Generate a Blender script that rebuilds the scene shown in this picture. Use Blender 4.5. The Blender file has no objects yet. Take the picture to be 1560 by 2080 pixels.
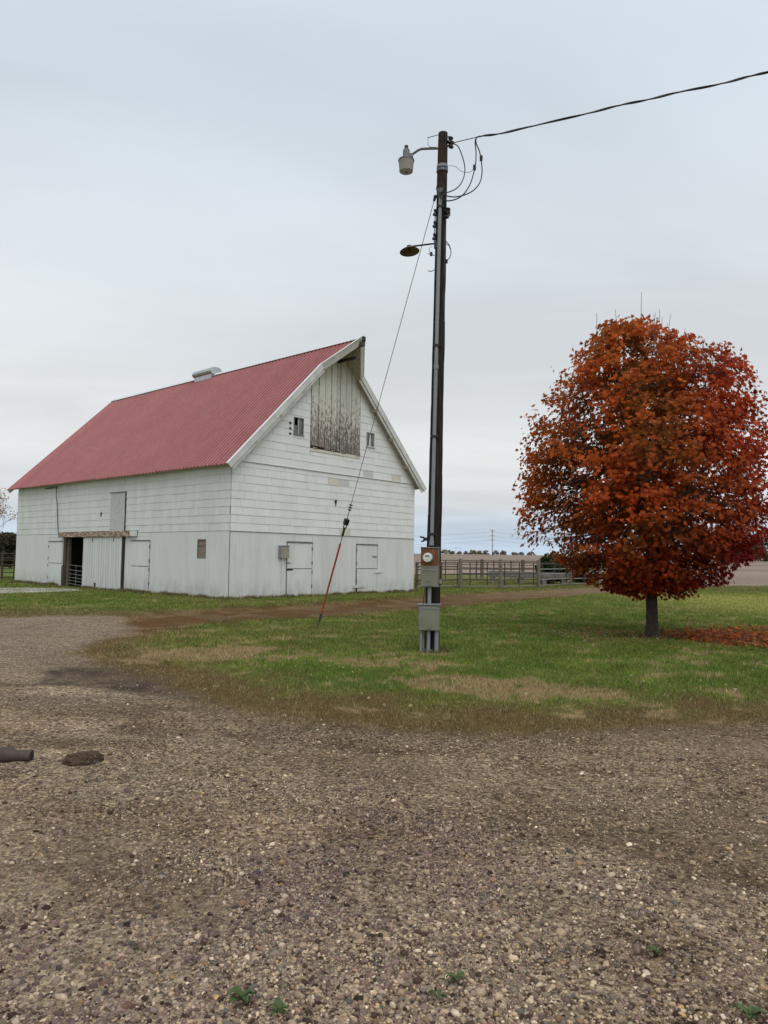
import bpy, bmesh, math, random
import numpy as np
from mathutils import Vector, Matrix, Quaternion

rng = np.random.default_rng(7)
random.seed(7)
S = bpy.context.scene
COL = S.collection

# ------------------------------------------------------------------ camera
F, PITCH, ROLL, EYE = 1469.0, 0.0616, 0.0142, 1.6
_c, _s = math.cos(ROLL), math.sin(ROLL)
_u0 = Vector((0, -math.sin(PITCH), math.cos(PITCH)))
FW = Vector((0, math.cos(PITCH), math.sin(PITCH)))
RT = Vector((1, 0, 0)) * _c + _u0 * _s
UP = _u0 * _c - Vector((1, 0, 0)) * _s
EYEP = Vector((0, 0, EYE))
cam = bpy.data.cameras.new('camera')
cam.sensor_fit = 'VERTICAL'
cam.sensor_height = 36.0
cam.sensor_width = 27.0
cam.lens = F / 2080 * 36.0
cam.clip_start, cam.clip_end = 0.05, 6000
camo = bpy.data.objects.new('camera', cam)
COL.objects.link(camo)
camo.matrix_world = Matrix(((RT.x, UP.x, -FW.x, 0), (RT.y, UP.y, -FW.y, 0), (RT.z, UP.z, -FW.z, EYE), (0, 0, 0, 1)))
S.camera = camo

# ------------------------------------------------------------------ light
SUN_DIR = Vector((0.16, -0.62, 0.98)).normalized()
SKY_STRENGTH = 0.10
w = bpy.data.worlds.new('World')
S.world = w
w.use_nodes = True
wt = w.node_tree
wt.nodes.clear()


def wn(t, **k):
    n = wt.nodes.new(t)
    for a, v in k.items():
        setattr(n, a, v)
    return n


def wl(a, b):
    wt.links.new(a, b)


_sky = wn('ShaderNodeTexSky', sky_type='NISHITA', sun_disc=False)
_sky.sun_elevation = math.asin(SUN_DIR.z)
_sky.sun_rotation = math.atan2(SUN_DIR.x, SUN_DIR.y)
_tc = wn('ShaderNodeTexCoord')
_sep = wn('ShaderNodeSeparateXYZ')
wl(_tc.outputs['Generated'], _sep.inputs[0])
_ramp = wn('ShaderNodeValToRGB')
_ramp.color_ramp.elements[0].position = 0.0
_ramp.color_ramp.elements[0].color = (0.54, 0.66, 0.79, 1)
_ramp.color_ramp.elements[1].position = 1.0
_ramp.color_ramp.elements[1].color = (0.64, 0.72, 0.80, 1)
for p_, c_ in ((0.022, (0.53, 0.64, 0.77)), (0.045, (0.585, 0.665, 0.765)), (0.068, (0.70, 0.73, 0.76)), (0.13, (0.775, 0.78, 0.775)),
               (0.22, (0.725, 0.75, 0.76)), (0.36, (0.715, 0.765, 0.80)), (0.55, (0.68, 0.752, 0.825))):
    e_ = _ramp.color_ramp.elements.new(p_)
    e_.color = (*c_, 1)
_mz = wn('ShaderNodeMapRange', clamp=True)
_nz0 = wn('ShaderNodeTexNoise')           # bends the edges of the cloud layers
_mp0 = wn('ShaderNodeMapping')
_mp0.inputs['Scale'].default_value = (1.3, 1.3, 5)
wl(_tc.outputs['Generated'], _mp0.inputs['Vector'])
wl(_mp0.outputs[0], _nz0.inputs['Vector'])
_nz0.inputs['Scale'].default_value = 2.0
_nz0.inputs['Detail'].default_value = 4
_ma = wn('ShaderNodeMath', operation='MULTIPLY_ADD')
wl(_nz0.outputs[0], _ma.inputs[0])
_ma.inputs[1].default_value = 0.05
_ma2 = wn('ShaderNodeMath', operation='ADD')
_ma.inputs[2].default_value = -0.025
wl(_sep.outputs['Z'], _ma2.inputs[0])
wl(_ma.outputs[0], _ma2.inputs[1])
wl(_ma2.outputs[0], _ramp.inputs[0])
# broad soft cloud masses on a plane overhead
_zc = wn('ShaderNodeMath', operation='MAXIMUM')
wl(_sep.outputs['Z'], _zc.inputs[0])
_zc.inputs[1].default_value = 0.0
_zp = wn('ShaderNodeMath', operation='ADD')
wl(_zc.outputs[0], _zp.inputs[0])
_zp.inputs[1].default_value = 0.10
_dx = wn('ShaderNodeMath', operation='DIVIDE')
_dy = wn('ShaderNodeMath', operation='DIVIDE')
wl(_sep.outputs['X'], _dx.inputs[0]); wl(_zp.outputs[0], _dx.inputs[1])
wl(_sep.outputs['Y'], _dy.inputs[0]); wl(_zp.outputs[0], _dy.inputs[1])
_cb = wn('ShaderNodeCombineXYZ')
wl(_dx.outputs[0], _cb.inputs[0]); wl(_dy.outputs[0], _cb.inputs[1])
_mpc = wn('ShaderNodeMapping')
_mpc.inputs['Scale'].default_value = (0.55, 1.0, 1)
_mpc.inputs['Rotation'].default_value = (0, 0, 0.25)
_mpc.inputs['Location'].default_value = (3.1, 1.7, 0)
wl(_cb.outputs[0], _mpc.inputs['Vector'])
_nz = wn('ShaderNodeTexNoise')
_nz.inputs['Scale'].default_value = 0.85
_nz.inputs['Detail'].default_value = 7
_nz.inputs['Roughness'].default_value = 0.52
_nz.inputs['Distortion'].default_value = 0.4
wl(_mpc.outputs[0], _nz.inputs['Vector'])
_mr = wn('ShaderNodeMapRange', clamp=True)
_mr.inputs[1].default_value = 0.34; _mr.inputs[2].default_value = 0.66
_mr.inputs[3].default_value = 0.945; _mr.inputs[4].default_value = 1.145
wl(_nz.outputs[0], _mr.inputs[0])
_mulc = wn('ShaderNodeVectorMath', operation='SCALE')
wl(_ramp.outputs[0], _mulc.inputs[0])
wl(_mr.outputs[0], _mulc.inputs['Scale'])
_sc10 = wn('ShaderNodeVectorMath', operation='SCALE')
_sc10.inputs['Scale'].default_value = 1.0 / SKY_STRENGTH
wl(_mulc.outputs[0], _sc10.inputs[0])
_mix = wn('ShaderNodeMix', data_type='RGBA')
_mix.inputs[0].default_value = 0.93          # cloud cover
wl(_sky.outputs[0], _mix.inputs[6])
wl(_sc10.outputs[0], _mix.inputs[7])
_bg = wn('ShaderNodeBackground')
_bg.inputs[1].default_value = SKY_STRENGTH
wl(_mix.outputs[2], _bg.inputs[0])
_wo = wn('ShaderNodeOutputWorld')
wl(_bg.outputs[0], _wo.inputs[0])

sl_ = bpy.data.lights.new('sun', 'SUN')
sl_.energy = 1.3
sl_.angle = math.radians(50)
sl_.color = (1.0, 0.97, 0.92)
suno = bpy.data.objects.new('sun', sl_)
COL.objects.link(suno)
suno.rotation_euler = SUN_DIR.to_track_quat('Z', 'Y').to_euler()
suno.location = (10, -10, 30)

S.view_settings.view_transform = 'Standard'
S.view_settings.look = 'None'
S.view_settings.exposure = 0.0
S.view_settings.gamma = 1.0
S.view_settings.use_curve_mapping = False
S.render.engine = 'CYCLES'
S.cycles.use_denoising = True
S.cycles.max_bounces = 6


# ------------------------------------------------------------------ geometry of the place
def ray(px, py):
    return RT * ((px - 780) / F) + UP * ((1040 - py) / F) + FW


def gnd(px, py, z=0.0):
    d = ray(px, py)
    return EYEP + d * ((z - EYE) / d.z)


def at(px, py, Y):
    d = ray(px, py)
    return EYEP + d * (Y / d.y)


# ------------------------------------------------------------------ noise in numpy
def _hash(i, j, seed):
    h = (i.astype(np.int64) * 374761393 + j.astype(np.int64) * 668265263 + seed * 974711) & 0xffffffff
    h = ((h ^ (h >> 13)) * 1274126177) & 0xffffffff
    return ((h ^ (h >> 16)) & 0xffff) / 65535.0


def vnoise(x, y, seed=0):
    i, j = np.floor(x), np.floor(y)
    fx, fy = x - i, y - j
    fx = fx * fx * (3 - 2 * fx); fy = fy * fy * (3 - 2 * fy)
    i, j = i.astype(np.int64), j.astype(np.int64)
    a, b = _hash(i, j, seed), _hash(i + 1, j, seed)
    c, d = _hash(i, j + 1, seed), _hash(i + 1, j + 1, seed)
    return (a * (1 - fx) + b * fx) * (1 - fy) + (c * (1 - fx) + d * fx) * fy


def fbm(x, y, seed=0, oct=4):
    s, a, t = 0, 0.5, 0
    for k in range(oct):
        s = s + a * vnoise(x * 2 ** k, y * 2 ** k, seed + k * 17)
        t += a; a *= 0.5
    return s / t


def sstep(a, b, x):
    t = np.clip((x - a) / (b - a), 0, 1)
    return t * t * (3 - 2 * t)


def sdf(poly, x, y):
    """signed distance, negative inside"""
    P = np.array(poly, float)
    d2 = np.full(x.shape, 1e18)
    ins = np.zeros(x.shape, bool)
    n = len(P)
    for k in range(n):
        ax, ay = P[k]; bx, by = P[(k + 1) % n]
        ex, ey = bx - ax, by - ay
        t = np.clip(((x - ax) * ex + (y - ay) * ey) / (ex * ex + ey * ey + 1e-12), 0, 1)
        d2 = np.minimum(d2, (x - ax - t * ex) ** 2 + (y - ay - t * ey) ** 2)
        c = ((ay > y) != (by > y)) & (x < (bx - ax) * (y - ay) / (by - ay + 1e-12) + ax)
        ins ^= c
    return np.where(ins, -1, 1) * np.sqrt(d2)


# ------------------------------------------------------------------ materials
class NT:
    def __init__(self, name, rough=0.7, spec=0.3, metallic=0.0):
        self.m = bpy.data.materials.new(name)
        self.m.use_nodes = True
        self.t = self.m.node_tree
        self.t.nodes.clear()
        self.out = self.t.nodes.new('ShaderNodeOutputMaterial')
        self.b = self.t.nodes.new('ShaderNodeBsdfPrincipled')
        self.b.inputs['Roughness'].default_value = rough
        self.b.inputs['Specular IOR Level'].default_value = spec
        self.b.inputs['Metallic'].default_value = metallic
        self.t.links.new(self.b.outputs[0], self.out.inputs[0])

    def n(self, t, **k):
        n = self.t.nodes.new(t)
        for a, v in k.items():
            setattr(n, a, v)
        return n

    def l(self, a, b):
        self.t.links.new(a, b)

    def put(self, s, v):
        if hasattr(v, 'is_output'):
            self.l(v, s)
        else:
            s.default_value = v if not isinstance(v, tuple) or len(v) != 3 or s.type != 'RGBA' else (*v, 1)

    def pos(self, scale=(1, 1, 1), kind='world', rot=(0, 0, 0)):
        if kind == 'world':
            g = self.n('ShaderNodeNewGeometry').outputs['Position']
        else:
            g = self.n('ShaderNodeTexCoord').outputs['Object']
        m = self.n('ShaderNodeMapping')
        m.inputs['Scale'].default_value = scale
        m.inputs['Rotation'].default_value = rot
        self.l(g, m.inputs['Vector'])
        return m.outputs[0]

    def noise(self, scale, vec=None, detail=4, rough=0.55, lo=0.3, hi=0.7, a=0.0, b=1.0):
        n = self.n('ShaderNodeTexNoise')
        n.inputs['Scale'].default_value = scale
        n.inputs['Detail'].default_value = detail
        n.inputs['Roughness'].default_value = rough
        self.l(vec if vec is not None else self.pos(), n.inputs['Vector'])
        return self.rng(n.outputs[0], lo, hi, a, b)

    def rng(self, v, lo, hi, a=0.0, b=1.0):
        r = self.n('ShaderNodeMapRange', clamp=True)
        self.put(r.inputs[0], v)
        for k, x in zip((1, 2, 3, 4), (lo, hi, a, b)):
            r.inputs[k].default_value = x
        return r.outputs[0]

    def mix(self, f, a, b, blend='MIX'):
        m = self.n('ShaderNodeMix', data_type='RGBA', blend_type=blend)
        self.put(m.inputs[0], f)
        self.put(m.inputs[6], a)
        self.put(m.inputs[7], b)
        return m.outputs[2]

    def math(self, op, a, b=0.0):
        m = self.n('ShaderNodeMath', operation=op)
        self.put(m.inputs[0], a)
        self.put(m.inputs[1], b)
        return m.outputs[0]

    def scale(self, c, f):
        m = self.n('ShaderNodeVectorMath', operation='SCALE')
        self.put(m.inputs[0], c)
        self.put(m.inputs['Scale'], f)
        return m.outputs[0]

    def color(self, c):
        self.put(self.b.inputs['Base Color'], c)
        return self

    def bump(self, h, strength=0.3, dist=0.01):
        b = self.n('ShaderNodeBump')
        b.inputs['Strength'].default_value = strength
        b.inputs['Distance'].default_value = dist
        self.l(h, b.inputs['Height'])
        self.l(b.outputs[0], self.b.inputs['Normal'])
        return self

    def z(self):
        g = self.n('ShaderNodeNewGeometry')
        s = self.n('ShaderNodeSeparateXYZ')
        self.l(g.outputs['Position'], s.inputs[0])
        return s.outputs['Z']

    def attr(self, name, kind='GEOMETRY'):
        a = self.n('ShaderNodeAttribute', attribute_name=name, attribute_type=kind)
        return a

    def rand(self):
        return self.n('ShaderNodeObjectInfo').outputs['Random']


MAT = {}


def simple(name, col, rough=0.7, var=0.18, sc=6.0, metallic=0.0, spec=0.3, dirt=None):
    t = NT(name, rough, spec, metallic)
    f = t.noise(sc, detail=6, a=1 - var, b=1 + var)
    c = t.scale(col, f)
    if dirt:
        c = t.mix(t.noise(sc * 0.6, detail=8, rough=0.7, lo=0.5, hi=0.72, a=0, b=dirt[1]), c, dirt[0])
    t.color(c)
    MAT[name] = t.m
    return t.m


BTH = 0.8568
# barn paint: vertical weather streaks, grime by object
t = NT('shingle_white', 0.75, 0.25)
v = t.pos((1.6, 1.6, 0.5))
c = t.mix(t.noise(1.4, v, 6, lo=0.42, hi=0.75), (0.755, 0.755, 0.74), (0.81, 0.81, 0.80))
c = t.mix(t.noise(5, t.pos((3.2, 3.2, 0.35)), 6, 0.6, lo=0.56, hi=0.8, a=0, b=0.28), c, (0.56, 0.55, 0.52))
c = t.scale(c, t.rng(t.rand(), 0, 1, 0.965, 1.02))
t.color(c); t.bump(t.noise(60, t.pos((1, 1, 0.15)), 3), 0.12, 0.004)
MAT['shingle_white'] = t.m
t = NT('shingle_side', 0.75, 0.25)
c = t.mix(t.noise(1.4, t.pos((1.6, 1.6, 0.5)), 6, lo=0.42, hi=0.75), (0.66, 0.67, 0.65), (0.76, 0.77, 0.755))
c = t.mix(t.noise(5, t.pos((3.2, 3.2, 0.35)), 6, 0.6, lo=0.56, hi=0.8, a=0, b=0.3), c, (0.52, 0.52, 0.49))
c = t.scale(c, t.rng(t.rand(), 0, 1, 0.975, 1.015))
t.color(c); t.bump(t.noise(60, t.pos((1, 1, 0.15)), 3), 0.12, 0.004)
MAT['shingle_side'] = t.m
simple('shingle_cream', (0.63, 0.60, 0.51), 0.8, 0.1)
simple('shingle_grey', (0.55, 0.55, 0.53), 0.8, 0.1)


def panel_mat(name, base, hi_):
    t = NT(name, 0.72, 0.25)
    c = t.mix(t.noise(1.1, t.pos((1.5, 1.5, 0.25)), 6, lo=0.35, hi=0.7), base, hi_)
    c = t.mix(t.noise(6, t.pos((1.5, 1.5, 0.16)), 8, 0.7, lo=0.48, hi=0.8, a=0, b=0.42), c, (0.44, 0.43, 0.39))
    c = t.mix(t.noise(22, t.pos((2.0, 2.0, 0.05)), 4, 0.6, lo=0.60, hi=0.8, a=0, b=0.28), c, (0.47, 0.46, 0.43))
    low = t.math('MULTIPLY', t.rng(t.z(), 0.05, 0.75, 1, 0), t.noise(3.0, t.pos((1, 1, 0.4)), 7, 0.7, lo=0.38, hi=0.66))
    c = t.mix(t.math('MULTIPLY', low, 0.75), c, (0.33, 0.32, 0.26))
    t.color(c); t.bump(t.noise(30, t.pos((1, 1, 0.06)), 4), 0.15, 0.005)
    MAT[name] = t.m


panel_mat('panel_white', (0.655, 0.655, 0.63), (0.74, 0.74, 0.72))
panel_mat('panel_side', (0.68, 0.68, 0.655), (0.74, 0.745, 0.715))
simple('white_metal', (0.72, 0.73, 0.72), 0.45, 0.05, 2, spec=0.4, dirt=((0.42, 0.42, 0.38), 0.35))
simple('grey_trim', (0.60, 0.60, 0.57), 0.6, 0.12, 3, dirt=((0.3, 0.29, 0.25), 0.5))
simple('dark_backing', (0.035, 0.032, 0.028), 0.9, 0.3)
simple('dark_wood', (0.085, 0.07, 0.055), 0.85, 0.3, 4)
simple('inside_wood', (0.12, 0.09, 0.065), 0.9, 0.3, 4)
simple('drip_metal', (0.20, 0.20, 0.19), 0.6, 0.2, 5)
simple('rusty', (0.15, 0.06, 0.03), 0.85, 0.4, 12)
# hay door: white paint peeling from grey-brown boards
t = NT('peeling_boards', 0.85, 0.2)
wood = t.mix(t.noise(3, t.pos((4, 4, 0.5)), 5), (0.125, 0.11, 0.10), (0.27, 0.215, 0.195))
wood = t.mix(t.noise(0.9, t.pos((1, 1, 0.5)), 3, lo=0.45, hi=0.6, a=0, b=0.7), wood, (0.265, 0.185, 0.16))
paint = t.mix(t.noise(2, t.pos((3, 3, 0.4)), 4), (0.54, 0.53, 0.47), (0.66, 0.65, 0.59))
thr = t.rng(t.z(), 5.9, 8.5, 0.40, 0.62)
pn = t.n('ShaderNodeTexNoise'); pn.inputs['Scale'].default_value = 8; pn.inputs['Detail'].default_value = 9; pn.inputs['Roughness'].default_value = 0.68
t.l(t.pos((2.4, 2.4, 0.7)), pn.inputs['Vector'])
pe = t.rng(t.math('SUBTRACT', pn.outputs[0], thr), -0.015, 0.03)
c = t.mix(pe, paint, wood)
t.color(t.scale(c, t.rng(t.rand(), 0, 1, 0.88, 1.08))); t.bump(pn.outputs[0], 0.4, 0.006)
MAT['peeling_boards'] = t.m
t = NT('soffit_boards', 0.85, 0.2)
c = t.mix(t.noise(4, t.pos((3, 3, 0.8)), 7, 0.65, lo=0.42, hi=0.62), (0.56, 0.53, 0.47), (0.34, 0.29, 0.235))
t.color(t.scale(c, t.rng(t.rand(), 0, 1, 0.85, 1.1)))
MAT['soffit_boards'] = t.m
t = NT('track_peel', 0.85, 0.2)
pn = t.noise(5, t.pos((0.9, 0.9, 4)), 8, 0.7, lo=0.41, hi=0.50)
c = t.mix(pn, (0.60, 0.56, 0.49), t.mix(t.noise(6), (0.20, 0.095, 0.05), (0.30, 0.20, 0.13)))
t.color(c)
MAT['track_peel'] = t.m
t = NT('door_board', 0.75, 0.25)
c = t.mix(t.noise(5, t.pos((2.4, 2.4, 0.15)), 7, 0.65, lo=0.45, hi=0.8, a=0, b=0.6), (0.66, 0.67, 0.65), (0.42, 0.41, 0.38))
t.color(t.scale(c, t.rng(t.rand(), 0, 1, 0.93, 1.04)))
MAT['door_board'] = t.m
simple('plain_ply', (0.53, 0.52, 0.50), 0.85, 0.1, 8, dirt=((0.38, 0.36, 0.33), 0.4))
simple('brown_ply', (0.27, 0.205, 0.165), 0.85, 0.25, 10)
# roof
t = NT('roof_red', 0.5, 0.35)
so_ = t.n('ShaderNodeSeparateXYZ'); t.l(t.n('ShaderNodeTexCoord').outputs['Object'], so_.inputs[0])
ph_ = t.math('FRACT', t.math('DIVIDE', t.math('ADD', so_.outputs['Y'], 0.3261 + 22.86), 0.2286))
pan = t.rng(t.math('ABSOLUTE', t.math('SUBTRACT', ph_, 0.30)), 0.20, 0.34, 1.0, 0.0)     # rib shading painted in: 1 in the flat, 0 on the rib
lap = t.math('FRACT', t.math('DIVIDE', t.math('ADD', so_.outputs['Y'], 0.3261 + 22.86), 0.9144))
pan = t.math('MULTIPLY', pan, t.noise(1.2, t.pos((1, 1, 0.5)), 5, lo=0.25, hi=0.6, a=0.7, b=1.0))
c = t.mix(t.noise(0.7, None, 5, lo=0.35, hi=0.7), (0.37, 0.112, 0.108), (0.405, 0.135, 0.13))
c = t.mix(pan, c, (0.165, 0.037, 0.039))  # rib shading painted into the roof colour
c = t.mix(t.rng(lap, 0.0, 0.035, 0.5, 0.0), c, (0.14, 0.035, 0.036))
c = t.mix(t.noise(3, t.pos((2, 2, 0.4)), 6, 0.6, lo=0.45, hi=0.8, a=0, b=0.35), c, (0.42, 0.20, 0.19))
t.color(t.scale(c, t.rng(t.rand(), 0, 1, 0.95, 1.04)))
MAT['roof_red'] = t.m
simple('galvanised', (0.48, 0.49, 0.50), 0.38, 0.1, 4, metallic=0.75)
simple('conduit_grey', (0.23, 0.24, 0.25), 0.5, 0.08, 6, spec=0.35)
simple('lamp_grey', (0.13, 0.135, 0.145), 0.45, 0.08, 6)
simple('box_grey', (0.20, 0.205, 0.155), 0.5, 0.10, 5, spec=0.4, dirt=((0.15, 0.125, 0.075), 0.5))
simple('box_front_tan', (0.32, 0.29, 0.23), 0.7, 0.12, 8)
t = NT('rust_plate', 0.75, 0.3)
c = t.mix(t.noise(6, t.pos((2, 2, 0.7)), 7, 0.65, lo=0.35, hi=0.65), (0.21, 0.085, 0.03), (0.105, 0.045, 0.022))
t.color(c); MAT['rust_plate'] = t.m
simple('black_rubber', (0.02, 0.02, 0.02), 0.6, 0.2)
simple('cable_black', (0.03, 0.032, 0.035), 0.55, 0.2)
simple('steel_wire', (0.13, 0.135, 0.14), 0.5, 0.15, metallic=0.6)
simple('guard_orange', (0.44, 0.085, 0.045), 0.55, 0.15, 5)
simple('shade_olive', (0.12, 0.115, 0.075), 0.5, 0.25, 9, dirt=((0.1, 0.07, 0.035), 0.6))
simple('lamp_bowl', (0.56, 0.53, 0.45), 0.4, 0.06, 5)
simple('lamp_lens', (0.80, 0.79, 0.76), 0.3, 0.05, 5)
simple('meter_white', (0.68, 0.67, 0.62), 0.3, 0.04, 5)
simple('meter_black', (0.02, 0.022, 0.022), 0.3, 0.1)
simple('pipe_rust', (0.082, 0.058, 0.05), 0.7, 0.3, 14)
simple('gate_steel', (0.075, 0.055, 0.046), 0.7, 0.3, 8)
simple('gate_steel_pale', (0.24, 0.235, 0.22), 0.55, 0.15, 8)
simple('post_wood', (0.15, 0.125, 0.10), 0.9, 0.25, 5)
simple('bunk_wood', (0.20, 0.185, 0.17), 0.9, 0.2, 6)
simple('concrete', (0.44, 0.405, 0.365), 0.9, 0.12, 1.5, dirt=((0.27, 0.24, 0.2), 0.4))
simple('bark', (0.055, 0.043, 0.036), 0.9, 0.35, 14)
simple('bark_grey', (0.13, 0.115, 0.10), 0.9, 0.25, 10)
simple('mud', (0.075, 0.047, 0.028), 0.95, 0.4, 40)
simple('straw', (0.33, 0.24, 0.13), 0.9, 0.2, 10)
simple('porcelain', (0.022, 0.02, 0.02), 0.3, 0.2)
t = NT('dirty_glass', 0.25, 0.5)
c = t.mix(t.noise(6, None, 6), (0.085, 0.088, 0.088), (0.17, 0.17, 0.165))
t.color(c); MAT['dirty_glass'] = t.m
# utility pole timber
t = NT('pole_wood', 0.9, 0.15)
c = t.mix(t.noise(6, t.pos((9, 9, 0.35)), 7, 0.65, lo=0.38, hi=0.66), (0.012, 0.010, 0.009), (0.050, 0.041, 0.035))
c = t.mix(t.rng(t.z(), 7.6, 8.5, 0, 0.6), c, t.mix(t.noise(9, t.pos((9, 9, 0.3)), 6, lo=0.45, hi=0.65), (0.028, 0.019, 0.015), (0.13, 0.075, 0.05)))
t.color(c); t.bump(t.noise(8, t.pos((12, 12, 0.4)), 5), 0.6, 0.01)
MAT['pole_wood'] = t.m


def vcol_mat(name, rough=0.8, trans=0.0, fine=None, attr='col'):
    t = NT(name, rough, 0.2)
    a = t.attr(attr)
    c = a.outputs['Color']
    if fine:
        c = t.scale(c, t.noise(fine, None, 4, a=0.75, b=1.25))
    t.color(c)
    if trans:
        tr = t.n('ShaderNodeBsdfTranslucent')
        t.l(c, tr.inputs[0])
        mx = t.n('ShaderNodeMixShader')
        mx.inputs[0].default_value = trans
        t.l(t.b.outputs[0], mx.inputs[1]); t.l(tr.outputs[0], mx.inputs[2])
        t.l(mx.outputs[0], t.out.inputs[0])
    MAT[name] = t.m
    return t.m


vcol_mat('leaf', 0.65, 0.38)
for nm_, c_, k_ in (('lamp_bowl', (0.42, 0.40, 0.345), 0.35), ('lamp_lens', (0.92, 0.91, 0.88), 0.75)):
    t = NT(nm_, 0.35, 0.4)
    t.color(t.scale(c_, t.noise(5, None, 4, a=0.94, b=1.06)))
    tr = t.n('ShaderNodeBsdfTranslucent'); tr.inputs[0].default_value = (*c_, 1)
    mx = t.n('ShaderNodeMixShader'); mx.inputs[0].default_value = k_
    t.l(t.b.outputs[0], mx.inputs[1]); t.l(tr.outputs[0], mx.inputs[2]); t.l(mx.outputs[0], t.out.inputs[0])
    MAT[nm_] = t.m
vcol_mat('blade', 0.8, 0.25)
vcol_mat('stone', 0.85, 0, 90)
vcol_mat('far_leaf', 0.9, 0.15)

# ground: colours of soil, turf, gravel come with the mesh; grain and pebbles here
t = NT('ground', 0.95, 0.12)
col = t.attr('col').outputs['Color']
st = t.attr('stone').outputs['Fac']
vo = t.n('ShaderNodeTexVoronoi'); vo.inputs['Scale'].default_value = 52; vo.inputs['Randomness'].default_value = 1
t.l(t.pos((1, 1, 0.2)), vo.inputs['Vector'])
hs = t.n('ShaderNodeSeparateColor'); t.l(vo.outputs['Color'], hs.inputs[0])
vr = t.n('ShaderNodeValToRGB')
for e_, (p_, c_) in zip((vr.color_ramp.elements[0], vr.color_ramp.elements[1]), ((0, (0.30, 0.26, 0.24)), (1, (2.1, 2.1, 2.1)))):
    e_.position = p_; e_.color = (*c_, 1)
for p_, c_ in ((0.3, (0.72, 0.66, 0.66)), (0.55, (1.0, 1.0, 1.0)), (0.85, (1.4, 1.38, 1.32))):
    e_ = vr.color_ramp.elements.new(p_); e_.color = (*c_, 1)
t.l(hs.outputs[0], vr.inputs[0])
g1 = t.noise(2.2, None, 6, 0.6, a=0.86, b=1.14)
g2 = t.math('MULTIPLY', t.noise(26, None, 6, 0.7, lo=0.32, hi=0.68, a=0.5, b=1.5), t.noise(8, None, 5, 0.65, lo=0.3, hi=0.55, a=0.62, b=1.12))
g3 = t.noise(140, None, 3, 0.6, a=0.72, b=1.28)
c = t.scale(t.scale(t.scale(col, g1), g2), g3)
peb = t.mix(1.0, c, vr.outputs[0], 'MULTIPLY')
c = t.mix(st, c, peb)
t.color(c)
hh = t.math('ADD',  t.math('MULTIPLY', t.math('SUBTRACT', 1.0, vo.outputs['Distance']), t.math('MULTIPLY', st, 0.8)), t.math('MULTIPLY', g2, 0.8))
t.bump(hh, 0.8, 0.03)
MAT['ground'] = t.m


# ------------------------------------------------------------------ mesh building
WM = {}


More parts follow.
